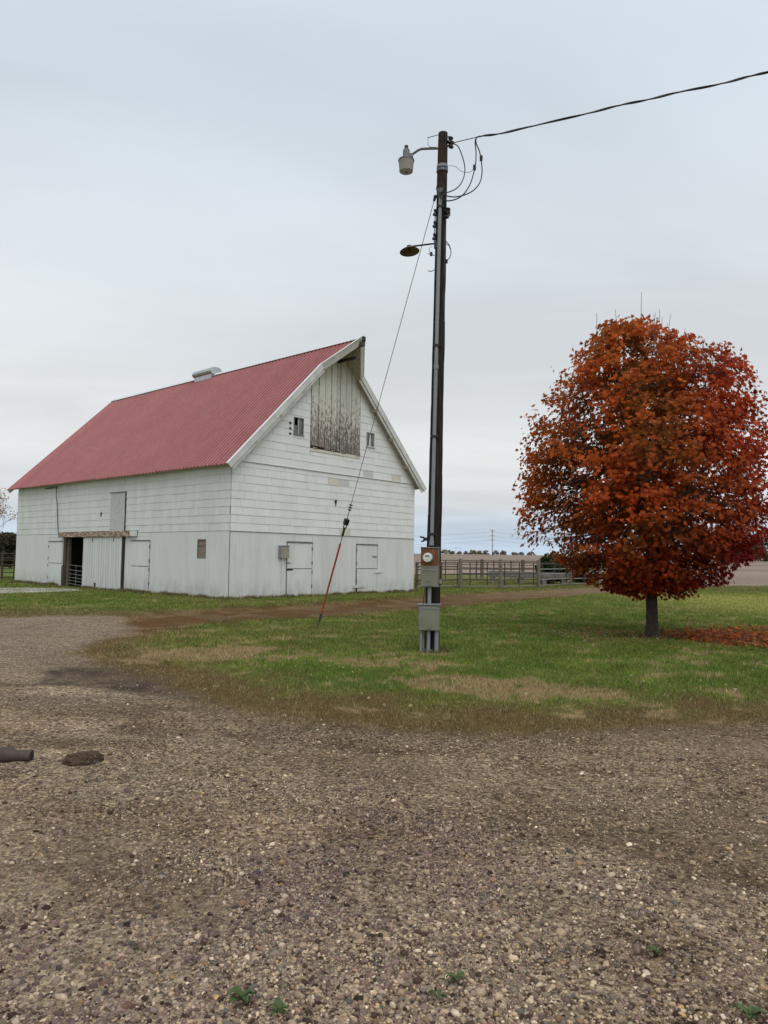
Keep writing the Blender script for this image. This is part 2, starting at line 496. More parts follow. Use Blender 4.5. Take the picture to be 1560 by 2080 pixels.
class MB:
    def __init__(self):
        self.v, self.f = [], []

    def add(self, vs, fs):
        k = len(self.v)
        self.v += [tuple(p) for p in vs]
        self.f += [tuple(i + k for i in f) for f in fs]
        return self

    def box(self, lo, hi, M=None):
        (x0, y0, z0), (x1, y1, z1) = lo, hi
        vs = [Vector(p) for p in ((x0, y0, z0), (x1, y0, z0), (x1, y1, z0), (x0, y1, z0), (x0, y0, z1), (x1, y0, z1), (x1, y1, z1), (x0, y1, z1))]
        if M is not None:
            vs = [M @ p for p in vs]
        return self.add(vs, [(3, 2, 1, 0), (4, 5, 6, 7), (0, 1, 5, 4), (1, 2, 6, 5), (2, 3, 7, 6), (3, 0, 4, 7)])

    def prism(self, poly, fn, d0, d1):
        """poly of (a, b); fn(a, b, d) gives the point; d0 and d1 may be functions of (a, b)"""
        g0 = d0 if callable(d0) else (lambda a, b: d0)
        g1 = d1 if callable(d1) else (lambda a, b: d1)
        n = len(poly)
        vs = [fn(a, b, g0(a, b)) for a, b in poly] + [fn(a, b, g1(a, b)) for a, b in poly]
        fs = [tuple(range(n))[::-1], tuple(range(n, 2 * n))] + [(i, (i + 1) % n, n + (i + 1) % n, n + i) for i in range(n)]
        return self.add(vs, fs)

    def tube(self, pts, rad, n=8, cap=True):
        pts = [Vector(p) for p in pts]
        m = len(pts)
        rs = rad if hasattr(rad, '__len__') else [rad] * m
        t0 = (pts[1] - pts[0]).normalized()
        ref = Vector((0, 0, 1)) if abs(t0.z) < 0.9 else Vector((1, 0, 0))
        nn = t0.cross(ref).normalized()
        vs, fs = [], []
        for i, p in enumerate(pts):
            a, b = pts[max(i - 1, 0)], pts[min(i + 1, m - 1)]
            tg = (b - a).normalized()
            nn = (nn - tg * nn.dot(tg)).normalized()
            bb = tg.cross(nn)
            for k in range(n):
                th = 2 * math.pi * k / n
                vs.append(p + (nn * math.cos(th) + bb * math.sin(th)) * rs[i])
        for i in range(m - 1):
            for k in range(n):
                fs.append((i * n + k, i * n + (k + 1) % n, (i + 1) * n + (k + 1) % n, (i + 1) * n + k))
        if cap:
            fs += [tuple(range(n))[::-1], tuple(range((m - 1) * n, m * n))]
        return self.add(vs, fs)

    def lathe(self, prof, M=None, n=20):
        """prof of (r, z) along z"""
        vs, fs = [], []
        for r, z in prof:
            for k in range(n):
                th = 2 * math.pi * k / n
                vs.append(Vector((max(r, 1e-4) * math.cos(th), max(r, 1e-4) * math.sin(th), z)))
        if M is not None:
            vs = [M @ p for p in vs]
        for i in range(len(prof) - 1):
            for k in range(n):
                fs.append((i * n + k, i * n + (k + 1) % n, (i + 1) * n + (k + 1) % n, (i + 1) * n + k))
        fs += [tuple(range(n))[::-1], tuple(range((len(prof) - 1) * n, len(prof) * n))]
        return self.add(vs, fs)

    def mesh(self, name, mat, smooth=False, parent=None, world=False):
        vs = self.v
        if world and parent is not None:
            im = WM[parent.name].inverted()
            vs = [tuple(im @ Vector(p)) for p in vs]
        me = bpy.data.meshes.new(name)
        me.from_pydata(vs, [], self.f)
        bm = bmesh.new()
        bm.from_mesh(me)
        bmesh.ops.recalc_face_normals(bm, faces=bm.faces)
        bm.to_mesh(me)
        bm.free()
        me.materials.append(MAT[mat])
        if smooth:
            me.polygons.foreach_set('use_smooth', [True] * len(me.polygons))
            me.set_sharp_from_angle(angle=math.radians(40))
        return me

    def build(self, name, mat, parent=None, world=True, smooth=False):
        o = bpy.data.objects.new(name, self.mesh(name, mat, smooth, parent, world))
        COL.objects.link(o)
        if parent is not None:
            o.parent = parent
            WM[o.name] = WM[parent.name]
        else:
            WM[o.name] = Matrix.Identity(4)
        return o


def tag(o, label=None, cat=None, group=None, kind=None):
    if label: o['label'] = label
    if cat: o['category'] = cat
    if group: o['group'] = group
    if kind: o['kind'] = kind
    return o


def thing(name, loc, label, cat, group=None, rz=0.0):
    o = bpy.data.objects.new(name, None)
    o.empty_display_size = 0.2
    COL.objects.link(o)
    o.location = loc
    o.rotation_euler = (0, 0, rz)
    WM[o.name] = Matrix.Translation(Vector(loc)) @ Matrix.Rotation(rz, 4, 'Z')
    return tag(o, label, cat, group)


def npmesh(name, verts, faces, mat, cols=None, parent=None, smooth=False, stone=None):
    """verts (n,3), faces (m,k) arrays; cols per vertex (n,3)"""
    me = bpy.data.meshes.new(name)
    verts = np.asarray(verts, np.float32)
    if parent is not None:
        im = np.array(WM[parent.name].inverted(), np.float32)
        verts = verts @ im[:3, :3].T + im[:3, 3]
    faces = np.asarray(faces, np.int32)
    m, k = faces.shape
    me.vertices.add(len(verts))
    me.vertices.foreach_set('co', verts.ravel())
    me.loops.add(m * k)
    me.loops.foreach_set('vertex_index', faces.ravel())
    me.polygons.add(m)
    me.polygons.foreach_set('loop_start', np.arange(0, m * k, k, dtype=np.int32))
    me.polygons.foreach_set('loop_total', np.full(m, k, np.int32))
    if smooth:
        me.polygons.foreach_set('use_smooth', np.ones(m, bool))
    me.update(calc_edges=True)
    if cols is not None:
        a = me.attributes.new('col', 'FLOAT_COLOR', 'POINT')
        c4 = np.ones((len(verts), 4), np.float32)
        c4[:, :3] = cols
        a.data.foreach_set('color', c4.ravel())
    if stone is not None:
        a = me.attributes.new('stone', 'FLOAT', 'POINT')
        a.data.foreach_set('value', np.asarray(stone, np.float32))
    me.materials.append(MAT[mat])
    o = bpy.data.objects.new(name, me)
    COL.objects.link(o)
    if parent is not None:
        o.parent = parent
        WM[o.name] = WM[parent.name]
    return o


# ------------------------------------------------------------------ ground: zones, colours, relief
LAWN_UP = [(-5.05, 12.0), (-5.2, 13.4), (-5.2, 14.6), (-4.5, 16.1), (-3.6, 17.2), (-2.0, 18.6), (-0.8, 19.7), (1.1, 21.9), (3.9, 26.0), (10.3, 34.2), (17.6, 41.8), (21.9, 46.0), (26, 48.9)]
YARD_EDGE = [(-5.0, 11.7), (-4.9, 11.4), (-4.0, 10.4), (-3.2, 9.6), (-2.6, 9.0), (-1.9, 8.0), (-1.3, 7.5), (-0.6, 7.2), (0.1, 6.9), (0.8, 6.8), (1.5, 6.85), (2.2, 7.0), (3.0, 7.15), (3.9, 7.3), (6, 7.6), (40, 9)]
TRACK_UP = [(-6.6, 18.4), (-5.9, 19.5), (-4.4, 21.2), (-2.5, 23.3), (1.4, 28.7), (5.1, 33.7), (12.4, 41.4), (19.7, 46.7), (24, 49.5)]
YARD = [(-80, -60), (80, -60), (80, 11)] + YARD_EDGE[::-1] + [(-5.2, 13.4), (-5.2, 14.6), (-5.9, 16.5), (-6.6, 18.4), (-8.1, 18.1), (-9.3, 17.6), (-80, 16)]
TRACK = LAWN_UP[2:] + TRACK_UP[::-1]
FIELD = [(-900, 95), (-60, 95), (-2, 72), (8, 66), (16, 56), (19.5, 48.5), (22.3, 46.9), (26.5, 50), (60, 66), (900, 260), (2500, 700), (2500, 2500), (-2500, 2500), (-2500, 700)]
TREE = gnd(1325, 1297)


def blob(x, y, c, rx, ry, ang=0.0, seed=3, wob=0.5):
    dx, dy = x - c[0], y - c[1]
    ca, sa = math.cos(ang), math.sin(ang)
    a, b = (dx * ca + dy * sa) / rx, (-dx * sa + dy * ca) / ry
    d = np.sqrt(a * a + b * b) + (fbm(x * 1.3, y * 1.3, seed) - 0.5) * 2 * wob
    return 1 - sstep(0.55, 1.15, d)


def zones(x, y):
    e = (fbm(x * 0.9, y * 0.9, 11) - 0.5) * 1.0 + (fbm(x * 4, y * 4, 12) - 0.5) * 0.5
    near = sstep(40, 18, y)
    ysd = sdf(YARD, x, y)
    yd = 1 - sstep(-0.30, 0.35, ysd + e * 0.7)
    tsd = sdf(TRACK, x, y)
    tr = (1 - sstep(-0.5, 0.45, tsd + e * 1.0)) * (1 - yd)
    fsd = sdf(FIELD, x, y)
    fd = (1 - sstep(-0.5, 0.5, fsd + e * 0.8)) * (1 - yd) * (1 - tr)
    return yd, tr, fd, np.clip(1 - yd - tr - fd, 0, 1), ysd, tsd, fsd


DRY1, DRY2, DRY3 = gnd(450, 1328), gnd(1040, 1402), gnd(780, 1342)
MUD1, MUD2, BARE = gnd(215, 1378), gnd(330, 1402), gnd(1420, 1690)
GREENW = gnd(740, 1392)


RUTS = [(gnd(1040, 1555), gnd(1600, 1625)), (gnd(1130, 1640), gnd(1640, 1830)), (gnd(900, 1530), gnd(200, 1470))]


def ruts(x, y):
    m = np.zeros(x.shape)
    wob = (fbm(x * 1.2, y * 1.2, 71) - 0.5) * 0.55
    for a, b in RUTS:
        ex, ey = b.x - a.x, b.y - a.y
        t = np.clip(((x - a.x) * ex + (y - a.y) * ey) / (ex * ex + ey * ey), 0, 1)
        d = np.hypot(x - a.x - t * ex, y - a.y - t * ey) + wob
        m = np.maximum(m, (1 - sstep(0.02, 0.24, d)) * sstep(0.30, 0.62, fbm(x * 2.6, y * 2.6, 72)) * sstep(0, 0.12, t) * sstep(1, 0.88, t))
    return m


def lerp(a, b, t):
    return a + (np.asarray(b) - a) * t[..., None]


def surface(x, y):
    """base colour (n,3), how stony (n), turf weight, dryness"""
    yd, tr, fd, gr, ysd, tsd, fsd = zones(x, y)
    n1, n2, n3 = fbm(x * 0.5, y * 0.5, 21), fbm(x * 1.7, y * 1.7, 22), fbm(x * 6, y * 6, 23)
    one = np.ones(x.shape)
    # turf
    g = lerp(one[..., None] * np.array((0.102, 0.146, 0.023)), (0.152, 0.190, 0.038), sstep(0.3, 0.7, n2))
    g = lerp(g, (0.16, 0.155, 0.04), sstep(0.45, 0.75, n1) * 0.55)
    g = g * (0.72 + 0.56 * fbm(x * 5, y * 5, 27))[..., None]
    right = sstep(8, 14, x) * sstep(38, 30, y) * sstep(18, 24, y)
    g = lerp(g, (0.34, 0.33, 0.095), right * 0.8)
    edge = (1 - sstep(0.2, 1.75, ysd + (n2 - 0.5) * 1.8 + (n3 - 0.5) * 0.9))
    dry = np.maximum.reduce([blob(x, y, DRY1, 1.25, 1.1, 0, 31, 0.6) * 0.95, blob(x, y, DRY2, 1.5, 0.75, -0.1, 32, 0.6) * 0.9, blob(x, y, DRY3, 0.6, 0.8, 0, 33, 0.6) * 0.7,
                             sstep(0.60, 0.78, n2) * 0.35 * sstep(26, 12, y)])
    dry = sstep(0.30, 0.85, dry * 1.05 + (n2 - 0.5) * 1.2 + (n3 - 0.5) * 2.0) * (0.55 + 0.6 * n3)
    g = lerp(g, (0.155, 0.100, 0.040), np.clip(edge * 1.1, 0, 0.93))
    gw = blob(x, y, GREENW, 0.8, 0.5, 0.2, 36, 0.7)
    g = lerp(g, (0.085, 0.135, 0.022), gw * 0.6)
    g = lerp(g, (0.40, 0.27, 0.145), np.clip(dry, 0, 1) * 0.78)
    # dead brown turf along the track, and along the yard on the barn side
    te = 1 - sstep(0.0, 0.8, tsd + (n2 - 0.5) * 1.4)
    g = lerp(g, (0.135, 0.095, 0.04), te * 0.75 * sstep(40, 25, y))
    far = sstep(15, 17.6, y) * sstep(-4, -6, x) * sstep(21, 18.3, y)
    g = lerp(g, (0.15, 0.115, 0.05), far * 0.6)
    cor = sstep(36, 39, y) * sstep(-2, 2, x)
    g = lerp(g, (0.17, 0.145, 0.06), cor * (0.25 + 0.6 * sstep(0.4, 0.6, n2)))
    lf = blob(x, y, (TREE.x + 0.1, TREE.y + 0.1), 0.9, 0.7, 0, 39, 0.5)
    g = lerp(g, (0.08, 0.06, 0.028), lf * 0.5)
    # gravel yard
    k = lerp(one[..., None] * np.array((0.335, 0.240, 0.148)), (0.39, 0.292, 0.19), sstep(0.35, 0.65, n1))
    k = lerp(k, (0.165, 0.110, 0.067), sstep(0.46, 0.66, n2) * 0.6)
    k = lerp(k, (0.12, 0.078, 0.048), sstep(0.55, 0.75, fbm(x * 0.55 + y * 0.2, y * 2.6, 52)) * 0.6)
    k = lerp(k, (0.31, 0.245, 0.175), sstep(0.52, 0.75, fbm(x * 0.6 + 4, y * 2.2, 53)) * 0.45)
    pink = sstep(-2.5, -5, x) * sstep(8.5, 11, y)
    k = lerp(k, (0.285, 0.215, 0.155), pink * 0.75)
    bare = blob(x, y, BARE, 1.6, 0.9, -0.5, 34, 0.6)
    k = lerp(k, (0.225, 0.158, 0.098), bare * 0.6)
    brown = sstep(4.6, 5.6, y + (n1 - 0.5) * 2) * sstep(8.2, 6.4, y) * sstep(-3, -0.5, x)
    k = lerp(k, (0.215, 0.150, 0.092), brown * 0.5)
    k = lerp(k, (0.135, 0.090, 0.055), (1 - sstep(0.0, 0.9, -ysd + (n2 - .5))) * sstep(12, 9, y) * 0.6)
    mud = np.maximum(blob(x, y, MUD1, 1.25, 0.75, -0.6, 35, 1.1), blob(x, y, MUD2, 0.9, 0.42, -0.6, 38, 1.0))
    k = lerp(k, (0.075, 0.051, 0.036), mud * (0.42 + 0.53 * sstep(0.30, 0.62, n3 * 0.6 + n2 * 0.4)))
    rt = ruts(x, y)
    k = lerp(k, (0.135, 0.088, 0.052), rt * 0.75)
    # wheel track
    td = lerp(one[..., None] * np.array((0.135, 0.066, 0.023)), (0.205, 0.125, 0.060), sstep(0.4, 0.68, n2))
    mid = np.exp(-((tsd + 1.15) / 0.35) ** 2) * sstep(0.35, 0.6, n2)
    td = lerp(td, (0.10, 0.085, 0.04), mid * 0.65)
    td = lerp(td, (0.25, 0.175, 0.105), sstep(26, 40, y) * 0.6)
    # harvested field in faint rows
    fc = lerp(one[..., None] * np.array((0.265, 0.20, 0.152)), (0.335, 0.255, 0.195), sstep(0.3, 0.7, fbm(x * 0.02, y * 0.06, 41)))
    row = 0.5 + 0.5 * np.sin((y - 0.35 * x) * 0.9 + 3 * fbm(x * 0.05, y * 0.05, 42))
    fc = fc * (0.88 + 0.2 * row[..., None] * sstep(140, 60, y)[..., None])
    fe = 1 - sstep(-2.5, 0, -np.abs(fsd + 1.5) + 1.0)
    c = k * yd[..., None] + td * tr[..., None] + fc * fd[..., None] + g * gr[..., None]
    streak = sstep(0.35, 0.62, fbm((x + 0.9 * y) * 0.9, (y - 0.6 * x) * 0.35, 51))
    stony = yd * (0.55 + 0.45 * streak) * (1 - 0.25 * bare) * (1 - 0.75 * mud) + tr * 0.35 * sstep(0.4, 0.7, n2)
    return c, np.clip(stony, 0, 1), gr, np.clip(dry, 0, 1), streak, bare, edge


def height(x, y):
    yd, tr, fd, gr, ysd, tsd, fsd = zones(x, y)
    r = np.sqrt(x * x + y * y)
    fine = sstep(40, 8, r)
    h = (fbm(x * 2.2, y * 2.2, 61) - 0.5) * 0.05 * fine + (fbm(x * 9, y * 9, 62) - 0.5) * 0.022 * sstep(9, 4, r)
    h = h - 0.022 * ruts(x, y) * yd
    h = h + 0.035 * sstep(0.0, 1.5, ysd) * gr - 0.03 * tr * (0.4 + np.exp(-((tsd + 0.6) / 0.3) ** 2))
    h = h + np.where(y > 60, 0.0082 * (np.minimum(r, 640) - 60), 0) * sstep(60, 90, y) * fd
    return h


def vgrid(rads, angs):
    R, A = np.meshgrid(rads, angs, indexing='ij')
    return (R * np.sin(A)).ravel(), (R * np.cos(A)).ravel()


rads = np.concatenate([[0.0], np.geomspace(0.4, 1.9, 14), np.geomspace(2.0, 60, 330), np.geomspace(62, 5000, 70)])
angs = np.radians(np.concatenate([np.arange(-180, -44, 4.0), np.arange(-42, 42.01, 0.3), np.arange(44, 180.01, 4.0)]))
gx, gy = vgrid(rads, angs)
gz = height(gx, gy)
gc, gs, ggr, *_ = surface(gx, gy)
nr, na = len(rads), len(angs)
ii, jj = np.meshgrid(np.arange(nr - 1), np.arange(na - 1), indexing='ij')
q = np.stack([ii * na + jj, ii * na + jj + 1, (ii + 1) * na + jj + 1, (ii + 1) * na + jj], -1).reshape(-1, 4)[:, ::-1]
fx, fy = gx[q].mean(1), gy[q].mean(1)
zy, zt, zf, zg, *_ = zones(fx, fy)
dom = np.argmax(np.stack([zy, zt, zf, zg], 1), 1)
V = np.stack([gx, gy, gz], 1)
for k, nm in enumerate(('gravel_yard', 'dirt_track', 'farm_field', 'lawn')):
    sel = q[dom == k]
    u, inv = np.unique(sel.ravel(), return_inverse=True)
    o = npmesh(nm, V[u], inv.reshape(-1, 4), 'ground', gc[u], smooth=True, stone=gs[u])
    tag(o, kind='structure')

# ------------------------------------------------------------------ loose gravel
ICO_V = []
_ph = (1 + 5 ** 0.5) / 2
for a, b in ((-1, _ph), (1, _ph), (-1, -_ph), (1, -_ph)):
    ICO_V += [(a, b, 0)]
for a, b in ((-1, _ph), (1, _ph), (-1, -_ph), (1, -_ph)):
    ICO_V += [(0, a, b)]
for a, b in ((_ph, -1), (_ph, 1), (-_ph, -1), (-_ph, 1)):
    ICO_V += [(a, 0, b)]
ICO_V = np.array(ICO_V) / math.sqrt(1 + _ph * _ph)
ICO_F = np.array([(0, 11, 5), (0, 5, 1), (0, 1, 7), (0, 7, 10), (0, 10, 11), (1, 5, 9), (5, 11, 4), (11, 10, 2), (10, 7, 6), (7, 1, 8),
                  (3, 9, 4), (3, 4, 2), (3, 2, 6), (3, 6, 8), (3, 8, 9), (4, 9, 5), (2, 4, 11), (6, 2, 10), (8, 6, 7), (9, 8, 1)])


def rand_rot(n):
    qn = rng.normal(size=(n, 4)); qn /= np.linalg.norm(qn, axis=1)[:, None]
    w_, x_, y_, z_ = qn.T
    return np.stack([1 - 2 * (y_ * y_ + z_ * z_), 2 * (x_ * y_ - z_ * w_), 2 * (x_ * z_ + y_ * w_), 2 * (x_ * y_ + z_ * w_), 1 - 2 * (x_ * x_ + z_ * z_), 2 * (y_ * z_ - x_ * w_),
                     2 * (x_ * z_ - y_ * w_), 2 * (y_ * z_ + x_ * w_), 1 - 2 * (x_ * x_ + y_ * y_)], -1).reshape(-1, 3, 3)


def scatter(n, r0, r1, half, power):
    """points in a fan in front of the eye, density falling with distance"""
    u = rng.random(n)
    e = 2 - power
    r = (r0 ** e + u * (r1 ** e - r0 ** e)) ** (1 / e)
    a = np.radians(rng.uniform(-half, half, n))
    return r * np.sin(a), r * np.cos(a), r


PAL = np.array([(0.30, 0.25, 0.19), (0.24, 0.205, 0.175), (0.19, 0.17, 0.155), (0.125, 0.098, 0.098), (0.16, 0.115, 0.11), (0.38, 0.335, 0.27), (0.47, 0.43, 0.37), (0.34, 0.25, 0.13), (0.085, 0.085, 0.09), (0.22, 0.15, 0.11), (0.045, 0.031, 0.024)])
PAL = PAL * np.array((1.42, 1.24, 1.00))
PW = np.array([0.18, 0.19, 0.17, 0.17, 0.14, 0.09, 0.045, 0.012, 0.04, 0.03, 0.14]); PW /= PW.sum()
PAL = PAL * np.array((1.03, 1.02, 1.05))


def stones_at(nc, r0, r1, power, cap, amount):
    x, y, r = scatter(nc, r0, r1, 38, power)
    yd, *_ = zones(x, y)
    c_, st_, gr_, dr_, stk, bare, _e = surface(x, y)
    mudk = np.clip((0.26 - c_.mean(1) * 3) / 0.1, 0, 1)
    patch = 0.30 + 0.70 * sstep(0.36, 0.56, fbm(x * 2.6, y * 2.6, 78))
    fall = sstep(7.5, 4.0, r + (fbm(x, y, 77) - 0.5) * 2.5)
    p = (1 - 0.85 * mudk) * yd * (amount + (1 - amount) * (0.25 + 0.75 * stk) * patch * fall) * (1 - 0.4 * bare)
    k = rng.random(nc) < p
    return x[k][:cap], y[k][:cap], r[k][:cap]


def stone_cols(x, y):
    n = len(x)
    pc = PAL[rng.choice(len(PAL), n, p=PW)] * rng.uniform(0.6, 1.32, (n, 1))
    violet = sstep(0.45, 0.65, fbm(x * 0.8, y * 0.8, 88))
    return pc * (1 - 0.30 * violet[:, None] * np.array((0.75, 0.85, 0.6)))


# stones big enough to show facets
sx, sy, sr = stones_at(95000, 1.9, 9.5, 1.7, 30000, 0.06)
n = len(sx)
size = np.clip(rng.lognormal(math.log(0.0070), 0.40, n), 0.005, 0.022)
loc = ICO_V[None] * (1 + rng.uniform(-0.36, 0.30, (n, 12, 1)))
loc = loc * np.stack([rng.uniform(0.9, 1.45, n), rng.uniform(0.75, 1.1, n), rng.uniform(0.5, 0.8, n)], -1)[:, None]
ang = rng.uniform(0, 2 * math.pi, n)
rz_ = np.zeros((n, 3, 3)); rz_[:, 0, 0] = np.cos(ang); rz_[:, 0, 1] = -np.sin(ang); rz_[:, 1, 0] = np.sin(ang); rz_[:, 1, 1] = np.cos(ang); rz_[:, 2, 2] = 1
flat = rng.random(n) < 0.75
rot = np.where(flat[:, None, None], rz_, rand_rot(n))
P = np.einsum('nij,nkj->nki', rot, loc) * size[:, None, None]
P += np.stack([sx, sy, height(sx, sy) + size * 0.15], -1)[:, None]
FT = ICO_F[np.argsort(-np.mean(ICO_V[ICO_F], 1)[:, 2])[:15]]
Fa = np.concatenate([(FT[None] + (np.arange(n)[flat] * 12)[:, None, None]).reshape(-1, 3), (ICO_F[None] + (np.arange(n)[~flat] * 12)[:, None, None]).reshape(-1, 3)])
gv, gf, gcol = [P.reshape(-1, 3)], [Fa], [np.repeat(stone_cols(sx, sy), 12, 0)]
# chips and grit: low six-sided domes
px2, py2, pr2 = stones_at(330000, 1.9, 12.5, 1.45, 165000, 0.16)
m = len(px2)
size2 = np.clip(rng.lognormal(math.log(0.0036), 0.38, m), 0.0018, 0.0075) * np.where(pr2 > 6, 1.25, 1)
ringa = np.arange(6) * math.pi / 3
a2 = rng.uniform(0, 6.283, m)[:, None] + ringa[None] + rng.uniform(-0.3, 0.3, (m, 6))
rad2 = size2[:, None] * rng.uniform(0.65, 1.35, (m, 6))
h2 = height(px2, py2)
V2 = np.zeros((m, 7, 3))
V2[:, :6, 0] = px2[:, None] + rad2 * np.cos(a2); V2[:, :6, 1] = py2[:, None] + rad2 * np.sin(a2); V2[:, :6, 2] = h2[:, None] - 0.001 + size2[:, None] * rng.uniform(-0.1, 0.35, (m, 6))
V2[:, 6, 0] = px2 + size2 * rng.uniform(-0.4, 0.4, m); V2[:, 6, 1] = py2 + size2 * rng.uniform(-0.4, 0.4, m); V2[:, 6, 2] = h2 + size2 * rng.uniform(0.55, 1.1, m)
F2 = np.array([(k, (k + 1) % 6, 6) for k in range(6)])
base = len(gv[0])
gv.append(V2.reshape(-1, 3)); gf.append((F2[None] + (base + np.arange(m) * 7)[:, None, None]).reshape(-1, 3)); gcol.append(np.repeat(stone_cols(px2, py2), 7, 0))
gravel = npmesh('gravel', np.concatenate(gv), np.concatenate(gf), 'stone', np.concatenate(gcol))
tag(gravel, 'loose tan, grey and purple gravel strewn over the yard', None, None, 'stuff')

# ------------------------------------------------------------------ grass blades
BA = Vector((-5.38, 25.3065, 0))
BG = Vector((math.cos(BTH), math.sin(BTH), 0)); BS = Vector((-math.sin(BTH), math.cos(BTH), 0))
BW, BL = 10.3275, 17.575


def barn_uv(x, y):
    dx, dy = x - BA.x, y - BA.y
    return dx * BG.x + dy * BG.y, dx * BS.x + dy * BS.y


bx, by, br = scatter(900000, 6.3, 52, 34, 1.35)
cc, cst, cgr, cdry, cstk, cbare, cedge = surface(bx, by)
bu, bv = barn_uv(bx, by)
inb = (bu > 0.02) & (bu < BW - 0.02) & (bv > 0.02) & (bv < BL - 0.02)
near_wall = ((np.abs(bu) < 0.35) & (bv > -0.3) & (bv < BL)) | ((np.abs(bv) < 0.3) & (bu > -0.3) & (bu < BW))
pole_xy = gnd(878, 1325)
keep = (rng.random(len(bx)) < cgr * (1 - 0.2 * cedge) * 0.9) & ~inb
# extra blades hard against the barn, and a few in the yard's margin
keep &= ~(np.hypot(bx - TREE.x, by - TREE.y) < 0.13)
bx, by, br, cc, cdry, cedge, near_wall = (a[keep][:520000] for a in (bx, by, br, cc, cdry, cedge, near_wall))
ew = 26000
wt_ = rng.random(ew)
wv = np.where(wt_ < 0.62, rng.uniform(-0.2, BL, ew), -np.abs(rng.normal(0, 0.1, ew)) - 0.03)
wu = np.where(wt_ < 0.62, -np.abs(rng.normal(0, 0.12, ew)) - 0.05, rng.uniform(-0.2, BW + 0.2, ew))
door = (wt_ < 0.62) & (wv > 10.1) & (wv < 12.6)
ex_, ey_ = BA.x + wu * BG.x + wv * BS.x, BA.y + wu * BG.y + wv * BS.y
clump = fbm(ex_ * 1.6, ey_ * 1.6, 91)
ok = (rng.random(ew) < sstep(0.36, 0.62, clump) + 0.12) & ~door
ex_, ey_ = ex_[ok], ey_[ok]
ec = lerp(np.ones((len(ex_), 1)) * np.array((0.065, 0.085, 0.03)), (0.16, 0.12, 0.065), rng.random(len(ex_)))
# tuft round the pole foot
pa, pr_ = rng.uniform(0, 6.283, 900), np.abs(rng.normal(0, 0.12, 900)) + 0.12
px_, py_ = pole_xy.x + pr_ * np.cos(pa), pole_xy.y - 0.15 + pr_ * np.sin(pa)
pcx = lerp(np.ones((900, 1)) * np.array((0.06, 0.095, 0.028)), (0.15, 0.13, 0.06), rng.random(900))
AX = np.concatenate([bx, ex_, px_]); AY = np.concatenate([by, ey_, py_])
AC = np.concatenate([cc, ec, pcx])
AD = np.concatenate([cdry, np.full(len(ex_), 0.4), np.zeros(900)])
AE = np.concatenate([cedge, np.zeros(len(ex_) + 900)])
AH = np.concatenate([np.full(len(bx), 1.0), 1.9 + 1.4 * rng.random(len(ex_)) ** 2, np.full(900, 1.7)])
n = len(AX)
AR = np.hypot(AX, AY)
hgt = rng.uniform(0.028, 0.062, n) * AH * (1 - 0.35 * AE) * (0.45 + 1.2 * fbm(AX * 2.6, AY * 2.6, 95)) * np.where(AR > 25, 0.9, 1)
wid = rng.uniform(0.0028, 0.0055, n) * np.clip(AR / 9, 1, 4)
aa = rng.uniform(0, 6.283, n)
la = rng.uniform(0, 6.283, n)
ln = hgt * rng.uniform(0.15, 0.9, n)
z0 = height(AX, AY) - 0.006
b0 = np.stack([AX - wid * np.cos(aa), AY - wid * np.sin(aa), z0], -1)
b1 = np.stack([AX + wid * np.cos(aa), AY + wid * np.sin(aa), z0], -1)
b2 = np.stack([AX + ln * np.cos(la), AY + ln * np.sin(la), z0 + hgt], -1)
straw = (rng.random(n) < 0.06 + 0.6 * AD + 0.22 * AE)[:, None]
ac = np.where(straw, np.array((0.46, 0.34, 0.185)) * rng.uniform(0.4, 1.25, (n, 1)), AC * rng.uniform(0.55, 2.1, (n, 1)))
ac = ac * (1 + rng.uniform(-0.12, 0.12, (n, 3)))
grass = npmesh('grass', np.stack([b0, b1, b2], 1).reshape(-1, 3), np.arange(3 * n).reshape(-1, 3), 'blade', np.repeat(ac, 3, 0))
tag(grass, 'short mown autumn grass, green with straw-dry patches', None, None, 'stuff')

# ------------------------------------------------------------------ maple leaves (shape shared by tree and ground)
LO = np.array([(0, -0.12), (0.16, -0.30), (0.56, -0.06), (0.30, 0.10), (0.44, 0.38), (0.19, 0.28), (0.0, 0.64), (-0.19, 0.28), (-0.44, 0.38), (-0.30, 0.10), (-0.56, -0.06), (-0.16, -0.30)])
LEAF_V = np.concatenate([[(0, 0.05, 0.0)], np.stack([LO[:, 0], LO[:, 1], -0.22 * np.abs(LO[:, 0]) - 0.10 * np.maximum(LO[:, 1], 0)], -1)])
LEAF_F = np.array([(0, 1 + k, 1 + (k + 1) % 12) for k in range(12)])


def leaves_mesh(name, pos, rot, size, cols, mat='leaf', parent=None):
    n = len(pos)
    P = np.einsum('nij,kj->nki', rot, LEAF_V) * size[:, None, None] + pos[:, None]
    Fa = (LEAF_F[None] + (np.arange(n) * 13)[:, None, None]).reshape(-1, 3)
    return npmesh(name, P.reshape(-1, 3), Fa, mat, np.repeat(cols, 13, 0), parent)


def rot_from(normals, spin):
    z = normals / np.linalg.norm(normals, axis=1)[:, None]
    ref = np.where(np.abs(z[:, 2:3]) > 0.95, np.array((1.0, 0, 0)), np.array((0, 0, -1.0)))
    y = ref - z * np.sum(ref * z, 1)[:, None]
    y /= np.linalg.norm(y, axis=1)[:, None]
    x = np.cross(y, z)
    c, s = np.cos(spin)[:, None], np.sin(spin)[:, None]
    return np.stack([x * c + y * s, -x * s + y * c, z], -1)


